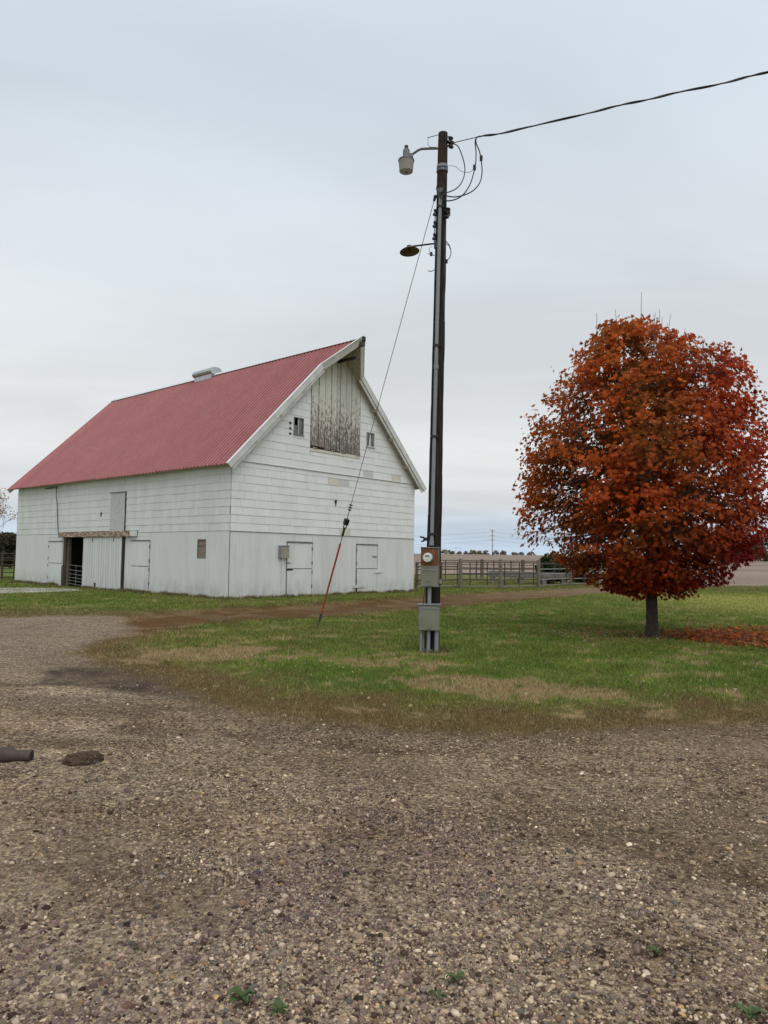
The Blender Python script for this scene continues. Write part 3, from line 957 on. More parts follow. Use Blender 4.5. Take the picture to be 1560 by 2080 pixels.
# fallen leaves: a red drift right of the trunk, a scatter of pale ones on the turf
nb = 10500
c0 = Vector((TREE.x + 2.6, TREE.y + 0.05, 0))
fa = rng.normal(0, 1, (nb, 2))
lx = TREE.x + 0.25 + np.abs(rng.gamma(2.2, 1.25, nb))
ly = TREE.y - 0.05 - 0.10 * (lx - TREE.x) + fa[:, 1] * (0.40 + 0.36 * (lx - TREE.x)) * 0.8
kk = rng.random(nb) < 0.35 + 0.9 * sstep(0.35, 0.6, fbm(lx * 1.5, ly * 1.5, 101))
lx, ly = lx[kk], ly[kk]
ns = 650
ox, oy, _r = scatter(ns * 3, 7.3, 30, 32, 1.2)
yd, tr, fd, gr, *_ = zones(ox, oy)
k2 = gr > 0.4
ox, oy = ox[k2][:ns], oy[k2][:ns]
na_ = 1100
ta_, tr_ = rng.uniform(0, 6.283, na_), np.abs(rng.normal(0, 1.5, na_)) + 0.2
qx, qy = TREE.x + tr_ * np.cos(ta_) - 0.6, TREE.y + tr_ * np.sin(ta_) * 0.8
lx0 = len(lx)
X = np.concatenate([lx, ox, qx]); Y = np.concatenate([ly, oy, qy]); n = len(X)
lc = np.array([(0.52, 0.12, 0.03), (0.56, 0.19, 0.05), (0.26, 0.05, 0.02), (0.34, 0.17, 0.07), (0.17, 0.06, 0.03)])[rng.integers(0, 5, n)] * rng.uniform(0.6, 1.2, (n, 1))
pale = np.array([(0.40, 0.32, 0.15), (0.45, 0.40, 0.27), (0.30, 0.2, 0.07), (0.34, 0.26, 0.09)])[rng.integers(0, 4, n)] * rng.uniform(0.7, 1.15, (n, 1))
isp = np.arange(n) >= lx0
isp[lx0 + len(ox):] = rng.random(na_) < 0.55
lc = np.where(isp[:, None], pale, lc)
nor = rng.normal(0, 0.6, (n, 3)); nor[:, 2] = 1
size = rng.uniform(0.055, 0.10, n) * np.where(np.arange(n) >= lx0, 0.5, 1)
fallen = leaves_mesh('fallen_leaves', np.stack([X, Y, height(X, Y) + rng.uniform(0.02, 0.055, n)], -1), rot_from(nor, rng.uniform(0, 6.28, n)), size, lc)
tag(fallen, 'fallen orange and red maple leaves drifted on the grass', None, None, 'stuff')

# ------------------------------------------------------------------ the barn
HR, HE, OV, RK, HOOD, KK, FOV = 10.2865, 4.7296, 0.3652, 0.3261, 1.397, 1.18, 0.432
SL = (HR - HE) / (BW / 2 + OV)
TK = 1 - KK / (BW / 2 + OV)
SEAM = 2.43
barn = thing('barn', BA, 'white shingled gabled barn with a red ribbed metal roof and pointed hay hood', 'barn', rz=BTH)
fnG = lambda a, b, d: Vector((a, -d, b))
fnL = lambda a, b, d: Vector((-d, a, b))


def part(mb, name, mat, parent=barn, smooth=False, label=None, kind=None):
    o = mb.build(name, mat, parent, world=False, smooth=smooth)
    return tag(o, label, kind=kind)


def clip(poly, n, c):
    """keep the side where n.p <= c"""
    out = []
    for i in range(len(poly)):
        p, q_ = poly[i], poly[(i + 1) % len(poly)]
        dp, dq = n[0] * p[0] + n[1] * p[1] - c, n[0] * q_[0] + n[1] * q_[1] - c
        if dp <= 0: out.append(p)
        if dp * dq < 0:
            k = dp / (dp - dq)
            out.append((p[0] + (q_[0] - p[0]) * k, p[1] + (q_[1] - p[1]) * k))
    return out


def area(p):
    return 0.5 * abs(sum(p[i][0] * p[(i + 1) % len(p)][1] - p[(i + 1) % len(p)][0] * p[i][1] for i in range(len(p))))


def minus(rect, holes):
    rs = [rect]
    for h in holes:
        nx = []
        for a0, b0, a1, b1 in rs:
            h0, k0, h1, k1 = h
            if h0 >= a1 or h1 <= a0 or k0 >= b1 or k1 <= b0:
                nx.append((a0, b0, a1, b1)); continue
            if h0 > a0: nx.append((a0, b0, h0, b1))
            if h1 < a1: nx.append((h1, b0, a1, b1))
            m0, m1 = max(a0, h0), min(a1, h1)
            if k0 > b0: nx.append((m0, b0, m1, k0))
            if k1 < b1: nx.append((m0, k1, m1, b1))
        rs = nx
    return rs


def gable_clip(poly, drop):
    # z <= HR - drop - SL*|u - W/2|
    p = clip(poly, (-SL, 1), HR - drop - SL * BW / 2)
    return clip(p, (SL, 1), HR - drop + SL * BW / 2) if len(p) > 2 else p


WINS = [(2.83, 6.25, 3.33, 6.90), (6.95, 6.28, 7.47, 6.90)]
HAYG = (3.70, 5.88, 6.57, 12)
LWIN = (1.37, 1.45, 1.89, 2.13)
OPEN = (10.25, 0.0, 12.40, 2.27)
HAYL = (7.02, 2.47, 8.24, 4.13)

# structural walls
mb = MB()
for r_ in minus((0, -0.2, BW, HR), WINS):
    pl = gable_clip([(r_[0], r_[1]), (r_[2], r_[1]), (r_[2], r_[3]), (r_[0], r_[3])], 0.14)
    if len(pl) > 2 and area(pl) > 1e-4: mb.prism(pl, fnG, -0.12, 0.0)
gable = part(mb, 'gable_wall', 'dark_backing')
mb = MB()
for a0, b0, a1, b1 in minus((0, -0.2, BL, 4.93), [OPEN, LWIN]):
    mb.prism([(a0, b0), (a1, b0), (a1, b1), (a0, b1)], fnL, -0.12, -0.002)
longw = part(mb, 'long_wall', 'dark_backing')
mb = MB()
mb.prism(gable_clip([(0, -0.2), (BW, -0.2), (BW, HR), (0, HR)], 0.14), lambda a, b, d: Vector((a, BL - d, b)), 0.0, 0.12)
part(mb, 'rear_gable_wall', 'shingle_side')
part(MB().box((BW - 0.12, 0, -0.2), (BW + 0.02, BL, 4.93)), 'rear_long_wall', 'shingle_side')
part(MB().box((0.13, 0.13, -0.2), (BW - 0.13, BL - 0.13, 0.05)), 'floor', 'mud')

# shingles
ROWH, SHW = 0.2885, 0.62
shin = []           # (wall, poly, full, row, a, b)
r1 = np.random.default_rng(4)


def courses(wall, z0, ztop, length, holes, drop):
    k, z = 0, z0
    while z < ztop:
        off = ((k % 2) * SHW / 2 + r1.uniform(-0.12, 0.12)) % SHW if wall == 'G' else (k % 2) * SHW / 2 + r1.uniform(-0.04, 0.04)
        a = -off
        while a < length:
            lo, hi = max(a + 0.003, 0.005), min(a + SHW - 0.003, length - 0.005)
            if hi - lo > 0.04:
                top = min(z + ROWH - 0.001, ztop)
                for rr in minus((lo, z + 0.002, hi, top), holes):
                    pl = [(rr[0], rr[1]), (rr[2], rr[1]), (rr[2], rr[3]), (rr[0], rr[3])]
                    if drop is not None: pl = gable_clip(pl, drop)
                    if len(pl) > 2 and area(pl) > 0.004:
                        full = len(pl) == 4 and abs(area(pl) - (SHW - 0.006) * (ROWH - 0.003)) < 1e-4
                        shin.append((wall, pl, full, k, z))
            a += SHW
        z += ROWH
        k += 1


courses('G', SEAM, 4.92, BW, [], None)
n_low = len(shin)
courses('G', 4.95, 10.1, BW, [HAYG, (3.70, 5.70, 6.60, 5.9)] + WINS, 0.17)
courses('L', SEAM, 4.90, BL, [HAYL, (6.0, 2.2, 12.56, 2.52)], None)
PATCH = [((7.2, 5.07), 'shingle_grey'), ((9.14, 5.1), 'shingle_cream'), ((5.75, 4.6), 'shingle_grey'), ((5.55, 2.57), 'shingle_cream'), ((5.2, 4.6), 'shingle_cream')]
fullmesh = {}
loose = {'L': MB()}
cnt = 0
order = [s for s in shin if s[0] == 'G'] + sorted([s for s in shin if s[0] == 'L'], key=lambda s: s[1][0][0])
for wall, pl, full, k, z in order:
    fn = fnG if wall == 'G' else fnL
    base = 0.016 if (wall == 'G' and z > 4.9) else 0.0
    j = r1.uniform(-0.003, 0.004)
    d1 = lambda a, b, z=z, base=base, j=j: base + 0.023 + j - 0.012 * (b - z) / ROWH
    if cnt >= 300:
        loose['L'].prism(pl, fn, 0.002, d1); continue
    cnt += 1
    mat = 'shingle_white' if wall == 'G' else 'shingle_side'
    cx = sum(p[0] for p in pl) / len(pl); cz = sum(p[1] for p in pl) / len(pl)
    for (pa_, pb_), m_ in PATCH:
        if wall == 'G' and abs(cx - pa_) < SHW / 2 and abs(cz - pb_) < ROWH / 2: mat = m_
    par = gable if wall == 'G' else longw
    if full:
        key = (wall, mat, base, round(j, 3))
        if key not in fullmesh:
            h2, w2 = (ROWH - 0.003) / 2, (SHW - 0.006) / 2
            d2 = lambda a, b, base=base, j=round(j, 3): base + 0.023 + j - 0.012 * (b + h2) / ROWH
            fullmesh[key] = MB().prism([(-w2, -h2), (w2, -h2), (w2, h2), (-w2, h2)], fn, 0.002, d2).mesh('shingle', mat)
        o = bpy.data.objects.new('shingle', fullmesh[key])
        COL.objects.link(o); o.parent = par
        o.location = fn(cx, cz, 0)
        o.rotation_euler = (0, r1.normal(0, 0.003), 0) if wall == 'G' else (r1.normal(0, 0.003), 0, 0)
    else:
        o = MB().prism(pl, fn, 0.002, d1).build('shingle', mat, par, world=False)
part(loose['L'], 'shingle_siding', 'shingle_side', longw, kind='stuff')

# lower wall sheets
def sheets(segs, fn, mat, par):
    for a0, b0, a1, b1 in segs:
        part(MB().prism([(a0, b0), (a1, b0), (a1, b1), (a0, b1)], fn, 0.001, 0.014 + r1.uniform(0, 0.004)), 'wall_panel', mat, par)


T_ = SEAM - 0.012
sheets([(0.012, 0.02, 1.258, T_), (1.264, 0.02, 2.62, T_), (2.63, 2.13, 3.955, T_), (3.965, 0.02, 5.275, T_), (5.283, 0.02, 6.455, T_), (6.465, 2.125, 7.80, T_), (7.812, 0.02, 9.145, T_), (9.151, 0.02, BW - 0.012, T_)], fnG, 'panel_white', gable)
sheets([(0.012, 0.02, 1.36, T_), (1.366, 0.02, 1.90, 1.44), (1.366, 2.14, 1.90, T_), (1.905, 0.02, 2.50, T_), (2.505, 0.02, 3.72, T_), (3.725, 0.02, 5.06, T_), (5.065, 2.13, 6.47, 2.27), (5.065, 2.275, 6.02, T_), (6.475, 0.02, 6.96, 2.265),
        (7.10, 0.02, 10.24, 2.265), (12.41, 0.02, 12.47, 2.265), (12.475, 2.12, 13.90, 2.265), (12.57, 2.275, 13.90, T_), (13.905, 0.02, 15.12, T_), (15.125, 0.02, 16.99, T_), (17.0, 0.02, BL - 0.012, T_)], fnL, 'panel_side', longw)
part(MB().prism([(0.0, SEAM - 0.011), (BW, SEAM - 0.011), (BW, SEAM + 0.004), (0, SEAM + 0.004)], fnG, 0.0, 0.042), 'drip_ledge', 'drip_metal', gable)
part(MB().prism([(0.02, 4.925), (BW - 0.02, 4.925), (BW - 0.02, 4.948), (0.02, 4.948)], fnG, 0.0, 0.062), 'drip_ledge', 'white_metal', gable)


def dutch(fn, par, a0, a1, zm, z1, mat, hinge_at, cap=True, tilt=0.0):
    d = part(MB().prism([(a0, 0.03), (a1, 0.03), (a1, z1), (a0, z1)], fn, 0.001, 0.004), 'dutch_door', 'dark_backing', par)
    part(MB().prism([(a0 + 0.022, zm + 0.012), (a1 - 0.018, zm + 0.012), (a1 - 0.018, z1 - 0.03), (a0 + 0.022, z1 - 0.03)], fn, 0.005, 0.030), 'upper_leaf', mat, d)
    part(MB().prism([(a0 + 0.030 + tilt, 0.05), (a1 - 0.014, 0.05), (a1 - 0.018, zm - 0.012), (a0 + 0.022, zm - 0.016)], fn, 0.005, 0.033), 'lower_leaf', mat, d)
    if cap:
        part(MB().prism([(a0 - 0.02, z1 - 0.022), (a1 + 0.02, z1 - 0.022), (a1 + 0.02, z1 + 0.016), (a0 - 0.02, z1 + 0.016)], fn, 0.0, 0.055), 'drip_cap', 'drip_metal', d)
    for zz in (0.35, zm - 0.18, zm + 0.16, z1 - 0.3):
        part(MB().prism([(hinge_at - 0.035, zz), (hinge_at + 0.035, zz), (hinge_at + 0.03, zz + 0.13), (hinge_at - 0.03, zz + 0.13)], fn, 0.03, 0.042), 'hinge', 'drip_metal', d)
    return d


# names of child levels: barn > dutch_door > leaf
d1_ = dutch(fnG, barn, 2.64, 3.945, 1.09, 2.10, 'panel_white', 3.94)
part(MB().box((2.60, -0.06, 1.30), (2.80, -0.031, 1.335)), 'latch', 'drip_metal', d1_)
part(MB().prism([(2.66, 1.02), (2.95, 1.03), (2.95, 1.085), (2.66, 1.08)], fnG, 0.004, 0.036), 'broken_edge', 'dark_backing', d1_)
d2_ = dutch(fnG, barn, 6.475, 7.79, 1.08, 2.10, 'panel_white', 6.48, tilt=0.06)
part(MB().box((7.45, -0.06, 1.58), (7.72, -0.031, 1.62)), 'latch', 'drip_metal', d2_)
part(MB().prism([(7.60, 0.88), (8.08, 0.93), (8.07, 1.03), (7.60, 0.99)], fnG, 0.034, 0.062), 'board_scrap', 'panel_white', d2_)
part(MB().prism([(6.28, 0.28), (7.03, 0.30), (7.02, 0.42), (6.28, 0.40)], fnG, 0.036, 0.066), 'board_scrap', 'panel_white', d2_)
dutch(fnL, barn, 5.075, 6.465, 1.08, 2.11, 'panel_side', 5.08)
dutch(fnL, barn, 12.48, 13.89, 1.08, 2.10, 'panel_side', 13.88)

# electric box and conduit on the gable
eb = part(MB().box((2.24, -0.16, 1.50), (2.63, -0.02, 1.94)), 'electric_box', 'box_front_tan')
part(MB().box((2.22, -0.18, 1.94), (2.65, -0.015, 1.965)), 'lid', 'conduit_grey', eb)
part(MB().box((2.215, -0.165, 1.50), (2.24, -0.02, 1.94)), 'side_panel', 'conduit_grey', eb)
part(MB().tube([(2.40, -0.06, 1.5), (2.41, -0.06, 0.0)], 0.026), 'conduit', 'white_metal', eb, smooth=True)

# gable windows: frame, mullion, panes
for i, (a0, b0, a1, b1) in enumerate(WINS):
    fr = MB()
    w_ = 0.024
    for q0 in ((a0, b0, a0 + w_, b1), (a1 - w_, b0, a1, b1), (a0 + w_, b1 - w_, a1 - w_, b1), (a0 + w_, b0, a1 - w_, b0 + w_)):
        fr.box((q0[0], -0.058, q0[1]), (q0[2], 0.02, q0[3]))
    fr.box((a0 - 0.03, -0.085, b0 - 0.035), (a1 + 0.03, 0.0, b0 - 0.001))
    win = part(fr, 'window', 'plain_ply' if i else 'drip_metal')
    am = (a0 + a1) / 2 + (-0.02 if i else 0.0)
    mw = 0.032 if i else 0.014
    part(MB().box((am - mw, -0.04, b0 + w_), (am + mw, 0.015, b1 - w_)), 'mullion', 'white_metal' if i else 'grey_trim', win)
    bm_ = (b0 + b1) / 2 + 0.02
    for s0, s1 in ((a0 + w_, am - mw), (am + mw, a1 - w_)):
        for t0_, t1_ in ((b0 + w_, bm_), (bm_, b1 - w_)):
            if i == 0 and s0 < am - 0.1 and t1_ > bm_ + 0.1: continue      # the broken pane
            part(MB().box((s0, -0.012, t0_), (s1, -0.006, t1_)), 'pane', 'dirty_glass', win)
for zz in (6.59, 6.39, 6.19):
    part(MB().box((2.60, -0.055, zz), (2.70, -0.045, zz + 0.075)), 'pigeon_hole', 'meter_black')
part(MB().prism([(5.12, 3.85), (5.19, 3.58), (5.26, 3.86)], fnG, 0.03, 0.04), 'siding_gap', 'dark_backing')

# hay door of the gable: tall peeling planks
hd = part(MB().prism(gable_clip([(3.72, 5.97), (6.55, 5.97), (6.55, 10.2), (3.72, 10.2)], 0.18), fnG, 0.001, 0.006), 'hay_door', 'dark_backing')
wd_ = [0.40, 0.36, 0.34, 0.32, 0.20, 0.35, 0.32, 0.27, 0.27]
a = 3.735
for k, ww in enumerate(wd_):
    b0 = 5.90 + r1.uniform(-0.03, 0.05) - 0.02 * k
    pl = gable_clip([(a, b0), (a + ww - 0.035, b0 + r1.uniform(-0.02, 0.02)), (a + ww - 0.035, 10.2), (a, 10.2)], 0.20)
    part(MB().prism(pl, fnG, 0.007, 0.042 + (0.012 if k % 2 else 0)), 'plank', 'peeling_boards', hd)
    a += ww
part(MB().prism([(3.70, 5.69), (6.58, 5.69), (6.58, 5.80), (3.70, 5.80)], fnG, 0.002, 0.055), 'ledge_board', 'shingle_cream', hd)
for aa_ in (3.95, 4.95, 5.55, 6.42):
    part(MB().prism([(aa_ - 0.11, 5.78), (aa_ + 0.11, 5.78), (aa_ + 0.11, 5.865), (aa_ - 0.11, 5.865)], fnG, 0.004, 0.062), 'ledge_bracket', 'peeling_boards', hd)

# long side: sliding door, track, opening, hay door, boarded window
sd = part(MB().box((-0.075, 7.10, 0.10), (-0.055, 10.36, 2.24)), 'sliding_door', 'dark_wood')
a = 7.10
while a < 10.34:
    ww = 0.2 + r1.uniform(-0.012, 0.012)
    b_ = 0.05 + r1.uniform(-0.03, 0.05)
    if 8.95 < a < 9.2: b_ = 0.30
    part(MB().prism([(a + 0.011, b_), (min(a + ww, 10.37) - 0.010, b_ + r1.uniform(-0.02, 0.02)), (min(a + ww, 10.37) - 0.010, 2.25), (a + 0.011, 2.25)], fnL, 0.076, 0.099 + r1.uniform(-0.003, 0.003)), 'board', 'door_board', sd)
    a += ww
part(MB().box((-0.112, 9.5, 2.05), (-0.1, 9.58, 2.24)), 'hanger', 'drip_metal', sd)
part(MB().box((-0.112, 7.7, 2.05), (-0.1, 7.78, 2.24)), 'hanger', 'drip_metal', sd)
part(MB().box((-0.06, 6.97, 0.02), (-0.0, 7.085, 2.26)), 'dark_gap_strip', 'dark_backing')  # dark strip standing in for the shaded gap at the sliding door's edge
part(MB().prism([(6.42, 2.27), (12.54, 2.285), (12.54, 2.50), (6.42, 2.49)], fnL, 0.04, 0.17), 'door_track', 'track_peel')
part(MB().prism([(6.02, 2.28), (6.415, 2.28), (6.415, 2.50), (6.02, 2.50)], fnL, 0.04, 0.15), 'track_end', 'panel_side')
part(MB().box((-0.03, 12.16, -0.05), (0.16, 12.39, 2.27)), 'door_jamb', 'dark_wood')
part(MB().box((0.05, 11.98, 0.0), (0.16, 12.155, 2.3)), 'inner_post', 'inside_wood')
part(MB().box((-0.10, 12.17, 0.0), (-0.035, 12.34, 0.98)), 'gate_post', 'dark_wood')
lh = part(MB().prism([(7.04, 2.50), (8.22, 2.50), (8.22, 4.11), (7.04, 4.11)], fnL, 0.003, 0.045), 'hay_hatch', 'plain_ply')
part(MB().prism([(7.0, 4.115), (8.27, 4.115), (8.27, 4.15), (7.0, 4.15)], fnL, 0.003, 0.075), 'drip_cap', 'drip_metal', lh)
part(MB().prism([(6.985, 2.50), (7.035, 2.50), (7.035, 4.11), (6.985, 4.11)], fnL, 0.003, 0.05), 'edge_strip', 'dark_backing', lh)
bw = part(MB().prism([(1.40, 1.48), (1.86, 1.48), (1.86, 2.10), (1.40, 2.10)], fnL, -0.03, -0.01), 'boarded_window', 'brown_ply')
fr = MB()
for q0 in ((1.372, 1.452, 1.40, 2.128), (1.86, 1.452, 1.888, 2.128), (1.40, 2.10, 1.86, 2.128), (1.40, 1.452, 1.86, 1.48)):
    fr.prism([(q0[0], q0[1]), (q0[2], q0[1]), (q0[2], q0[3]), (q0[0], q0[3])], fnL, -0.1, 0.028)
part(fr, 'frame', 'drip_metal', bw)
part(MB().prism([(1.40, 1.88), (1.86, 1.88), (1.86, 1.90), (1.40, 1.90)], fnL, -0.009, 0.0), 'batten', 'dark_wood', bw)
part(MB().prism([(8.95, 3.34), (9.08, 3.32), (9.04, 3.12)], fnL, 0.03, 0.04), 'siding_gap', 'dark_backing')
part(MB().tube([(-0.10, 14.36, 4.64), (-0.14, 13.6, 4.62), (-0.12, 13.10, 4.66)], 0.025), 'wire_bracket', 'cable_black')
part(MB().tube([(-0.12, 13.13, 4.66), (-0.11, 13.15, 4.2), (-0.07, 13.12, 3.9), (-0.06, 13.05, 3.3), (-0.06, 12.95, 2.7), (-0.06, 12.80, 2.27)], 0.016), 'service_wire', 'cable_black', smooth=True)

# roof
NR = Vector((-SL, 0, 1)).normalized()


def roofp(t, v, d, side=0):
    u = -OV + t * (BW / 2 + OV)
    p = Vector((u, v, HE + t * (HR - HE))) + NR * d
    return Vector((BW - p.x, p.y, p.z)) if side else p


def t_from(v):
    return 0.0 if v >= -RK - 1e-6 else TK + (-RK - v) / (HOOD - RK) * (1 - TK)


for side in (0, 1):
    cuts = [-HOOD, -RK] + [-RK + 0.9144 * k for k in range(1, 21)]
    cuts[-1] = BL + FOV
    for c0_, c1_ in zip(cuts, cuts[1:]):
        prof = []
        v = c0_
        n_r = max(1, round((c1_ - c0_) / 0.2286))
        pit = (c1_ - c0_) / n_r
        for k in range(n_r):
            vv = c0_ + k * pit
            prof += [(vv, 0.0), (vv + pit - 0.108, 0.0), (vv + pit - 0.078, 0.045), (vv + pit - 0.030, 0.045)]
        prof.append((c1_, 0.0))
        dt = r1.uniform(-0.003, 0.0025) if c0_ > -RK - 0.01 else 0
        vs = [roofp(t_from(v_) + (dt if c0_ > -RK - 0.01 else 0) if not (c0_ < -RK - 0.01 and v_ > -RK - 1e-4) else TK, v_, d_, side) for v_, d_ in prof] + [roofp(1.0, v_, d_, side) for v_, d_ in prof]
        m_ = len(prof)
        mb = MB().add(vs, [(k, k + 1, m_ + k + 1, m_ + k) for k in range(m_ - 1)])
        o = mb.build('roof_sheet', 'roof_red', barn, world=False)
    mb = MB()
    mb.add([roofp(t_, v_, d_, side) for d_ in (-0.10, -0.035) for t_, v_ in ((0.012, -RK + 0.03), (0.99, -RK + 0.03), (0.99, BL + FOV - 0.03), (0.012, BL + FOV - 0.03))],
           [(3, 2, 1, 0), (4, 5, 6, 7), (0, 1, 5, 4), (1, 2, 6, 5), (2, 3, 7, 6), (3, 0, 4, 7)])
    part(mb, 'roof_deck', 'soffit_boards')

    def beam(p_in, p_out, name, mat, th, dlo, dhi):
        """a board whose long edges run between two roof points (t, v); th is its thickness along v"""
        mb = MB()
        vs = []
        for t_, v_ in (p_in, p_out):
            for dv in (0, -th):
                for d_ in (dlo, dhi):
                    vs.append(roofp(t_, v_ + dv, d_, side))
        mb.add(vs, [(0, 1, 3, 2), (4, 6, 7, 5), (0, 4, 5, 1), (2, 3, 7, 6), (0, 2, 6, 4), (1, 5, 7, 3)])
        return part(mb, name, mat)

    beam((-0.005, -RK), (TK, -RK), 'rake_trim', 'grey_trim', 0.035, -0.15, 0.06)
    beam((0.0, -RK + 0.045), (TK, -RK + 0.045), 'frieze_board', 'grey_trim', 0.035, -0.27, -0.12)
    beam((-0.005, -RK + 0.09), (TK, -RK + 0.09), 'rake_flashing', 'white_metal', 0.135, 0.0605, 0.068)
    beam((TK, -RK), (1.0, -HOOD), 'hood_trim', 'grey_trim' , 0.04, -0.20, 0.060)
    beam((TK, -RK + 0.08), (0.995, -HOOD + 0.08), 'hood_flashing', 'white_metal', 0.13, 0.0605, 0.068)
    beam((-0.005, BL + FOV + 0.04), (1.0, BL + FOV + 0.04), 'rake_trim', 'white_metal', 0.04, -0.2, 0.035)
    mb = MB()
    mb.add([roofp(t_, v_, d_, side) for d_ in (-0.155, -0.125) for t_, v_ in ((0.03, -RK + 0.002), (TK, -RK + 0.002), (TK, 0.0), (0.03, 0.0))],
           [(3, 2, 1, 0), (4, 5, 6, 7), (0, 1, 5, 4), (1, 2, 6, 5), (2, 3, 7, 6), (3, 0, 4, 7)])
    part(mb, 'rake_soffit', 'soffit_boards')
    for t_ in (0.18, 0.38, 0.58):
        mb = MB()
        mb.add([roofp(tt, v_, d_, side) for d_ in (-0.27, -0.157) for tt, v_ in ((t_, -RK + 0.004), (t_ + 0.02, -RK + 0.004), (t_ + 0.02, -0.05), (t_, -0.05))],
               [(3, 2, 1, 0), (4, 5, 6, 7), (0, 1, 5, 4), (1, 2, 6, 5), (2, 3, 7, 6), (3, 0, 4, 7)])
        part(mb, 'lookout_block', 'soffit_boards')
    v = -HOOD + 0.05
    while v < -0.01:
        v1_ = min(v + 0.165, -0.005)
        mb = MB()
        tt0 = max(t_from(v), TK) + (0.005 if v < -RK else 0); tt1 = max(t_from(v1_), TK)
        vs = [roofp(t_, v_, d_, side) for d_ in (-0.145, -0.115) for t_, v_ in ((tt0, v), (0.985, v), (0.985, v1_ - 0.01), (tt1, v1_ - 0.01))]
        mb.add(vs, [(3, 2, 1, 0), (4, 5, 6, 7), (0, 1, 5, 4), (1, 2, 6, 5), (2, 3, 7, 6), (3, 0, 4, 7)])
        part(mb, 'soffit_board', 'soffit_boards')
        v += 0.165
    mb = MB()
    mb.add([roofp(t_, v_, d_, side) for d_ in (0.069, 0.075) for t_, v_ in ((0.978, -HOOD + 0.02), (1.004, -HOOD - 0.02), (1.004, BL + FOV), (0.978, BL + FOV))],
           [(3, 2, 1, 0), (4, 5, 6, 7), (0, 1, 5, 4), (1, 2, 6, 5), (2, 3, 7, 6), (3, 0, 4, 7)])
    part(mb, 'ridge_cap', 'white_metal')
part(MB().box((BW / 2 - 0.09, -HOOD - 0.05, HR - 0.34), (BW / 2 + 0.09, 0.0, HR - 0.10)), 'ridge_beam', 'dark_wood')
part(MB().box((BW / 2 - 0.08, -HOOD - 0.09, HR - 0.14), (BW / 2 + 0.08, -HOOD - 0.055, HR + 0.03)), 'beam_cap', 'meter_black')
part(MB().box((BW / 2 - 0.04, -HOOD + 0.35, HR - 0.80), (BW / 2 + 0.04, 0.0, HR - 0.70)), 'hay_track', 'cable_black')
oct_ = [(-0.34, 0.22), (-0.31, 0.32), (-0.23, 0.40), (-0.10, 0.44), (0.10, 0.44), (0.23, 0.40), (0.31, 0.32), (0.34, 0.22), (0.30, 0.13), (0.20, 0.07), (-0.20, 0.07), (-0.30, 0.13)]
rv = part(MB().prism(oct_, lambda a, b, d: Vector((BW / 2 + a, d, HR - 0.07 + b)), 8.22, 9.78), 'ridge_vent', 'galvanised')
part(MB().box((BW / 2 - 0.24, 8.30, HR - 0.25), (BW / 2 + 0.24, 9.7, HR + 0.02)), 'vent_base', 'galvanised', rv)

# pipe gate hung across the opening
lm = lambda p: WM['barn'] @ Vector(p)
pg = thing('pipe_gate', lm((0.06, 11.2, 0.06)), 'thin steel pipe gate closing the dark barn doorway', 'gate')
for k, zz in enumerate((0.16, 0.30, 0.44, 0.60, 0.78, 1.0)):
    MB().tube([lm((0.06, 10.28, zz - 0.06 + 0.01)), lm((0.06, 12.12, zz + 0.03))], 0.014, 6).build('rail', 'drip_metal', pg)
for vv in (10.30, 11.25, 12.10):
    MB().tube([lm((0.06, vv, 0.10)), lm((0.06, vv, 1.0))], 0.014, 6).build('upright', 'drip_metal', pg)

# concrete apron in front of the door
mb = MB()
ap = [gnd(-30, 1197), gnd(60, 1196), gnd(150, 1198.5), gnd(168, 1202), gnd(105, 1205), gnd(-30, 1208)]
mb.prism([(p.x, p.y) for p in ap], lambda a, b, d: Vector((a, b, d)), -0.1, 0.055)
tag(mb.build('concrete_apron', 'concrete'), kind='structure')

# ------------------------------------------------------------------ utility pole
PY = 12.32
P0, P1 = at(877, 1325, PY), at(900, 271, PY)
P0.z = -0.4


def pax(z):
    k = (z - 0.0) / (P1.z - 0.0)
    return Vector((lerp1(at(877, 1325, PY).x, P1.x, k), PY, z))


def lerp1(a, b, t):
    return a + (b - a) * t


def prad(z):
    return 0.128 - 0.0048 * z


pole = thing('utility_pole', (P0.x, PY, 0), 'tall dark weathered timber utility pole standing in the grass island', 'utility pole')
zs = np.linspace(-0.4, P1.z, 46)
mb = MB().tube([pax(z) for z in zs], [prad(z) * (1 + 0.03 * math.sin(z * 7.1) * math.sin(z * 3.3)) for z in zs], 16)
mb.build('shaft', 'pole_wood', pole, smooth=True)
# bark-like splits: raised slivers down the timber
for k in range(22):
    z_ = random.uniform(0.3, 8.4); ln_ = random.uniform(0.4, 1.2); th = random.uniform(-math.pi, 0)
    z2_ = min(z_ + ln_, P1.z - 0.05)
    pts = [pax(z) + Vector((math.cos(th), math.sin(th), 0)) * (prad(z) + 0.001) for z in np.linspace(z_, z2_, 4)]
    MB().tube(pts, [0.002, 0.007, 0.006, 0.002], 5).build('split_sliver', 'pole_wood', pole)


def onpole(px, py, out=0.0):
    """a point on the pole's near face under a pixel row"""
    z = at(px, py, PY - 0.13).z
    Y = PY - prad(z) - out
    return at(px, py, Y)


def ring(z, name, h, extra, mat):
    M = Matrix.Translation(pax(z))
    r = prad(z) + extra
    MB().lathe([(r - 0.012, 0), (r, 0), (r, h), (r - 0.012, h)], M, 18).build(name, mat, pole, smooth=True)


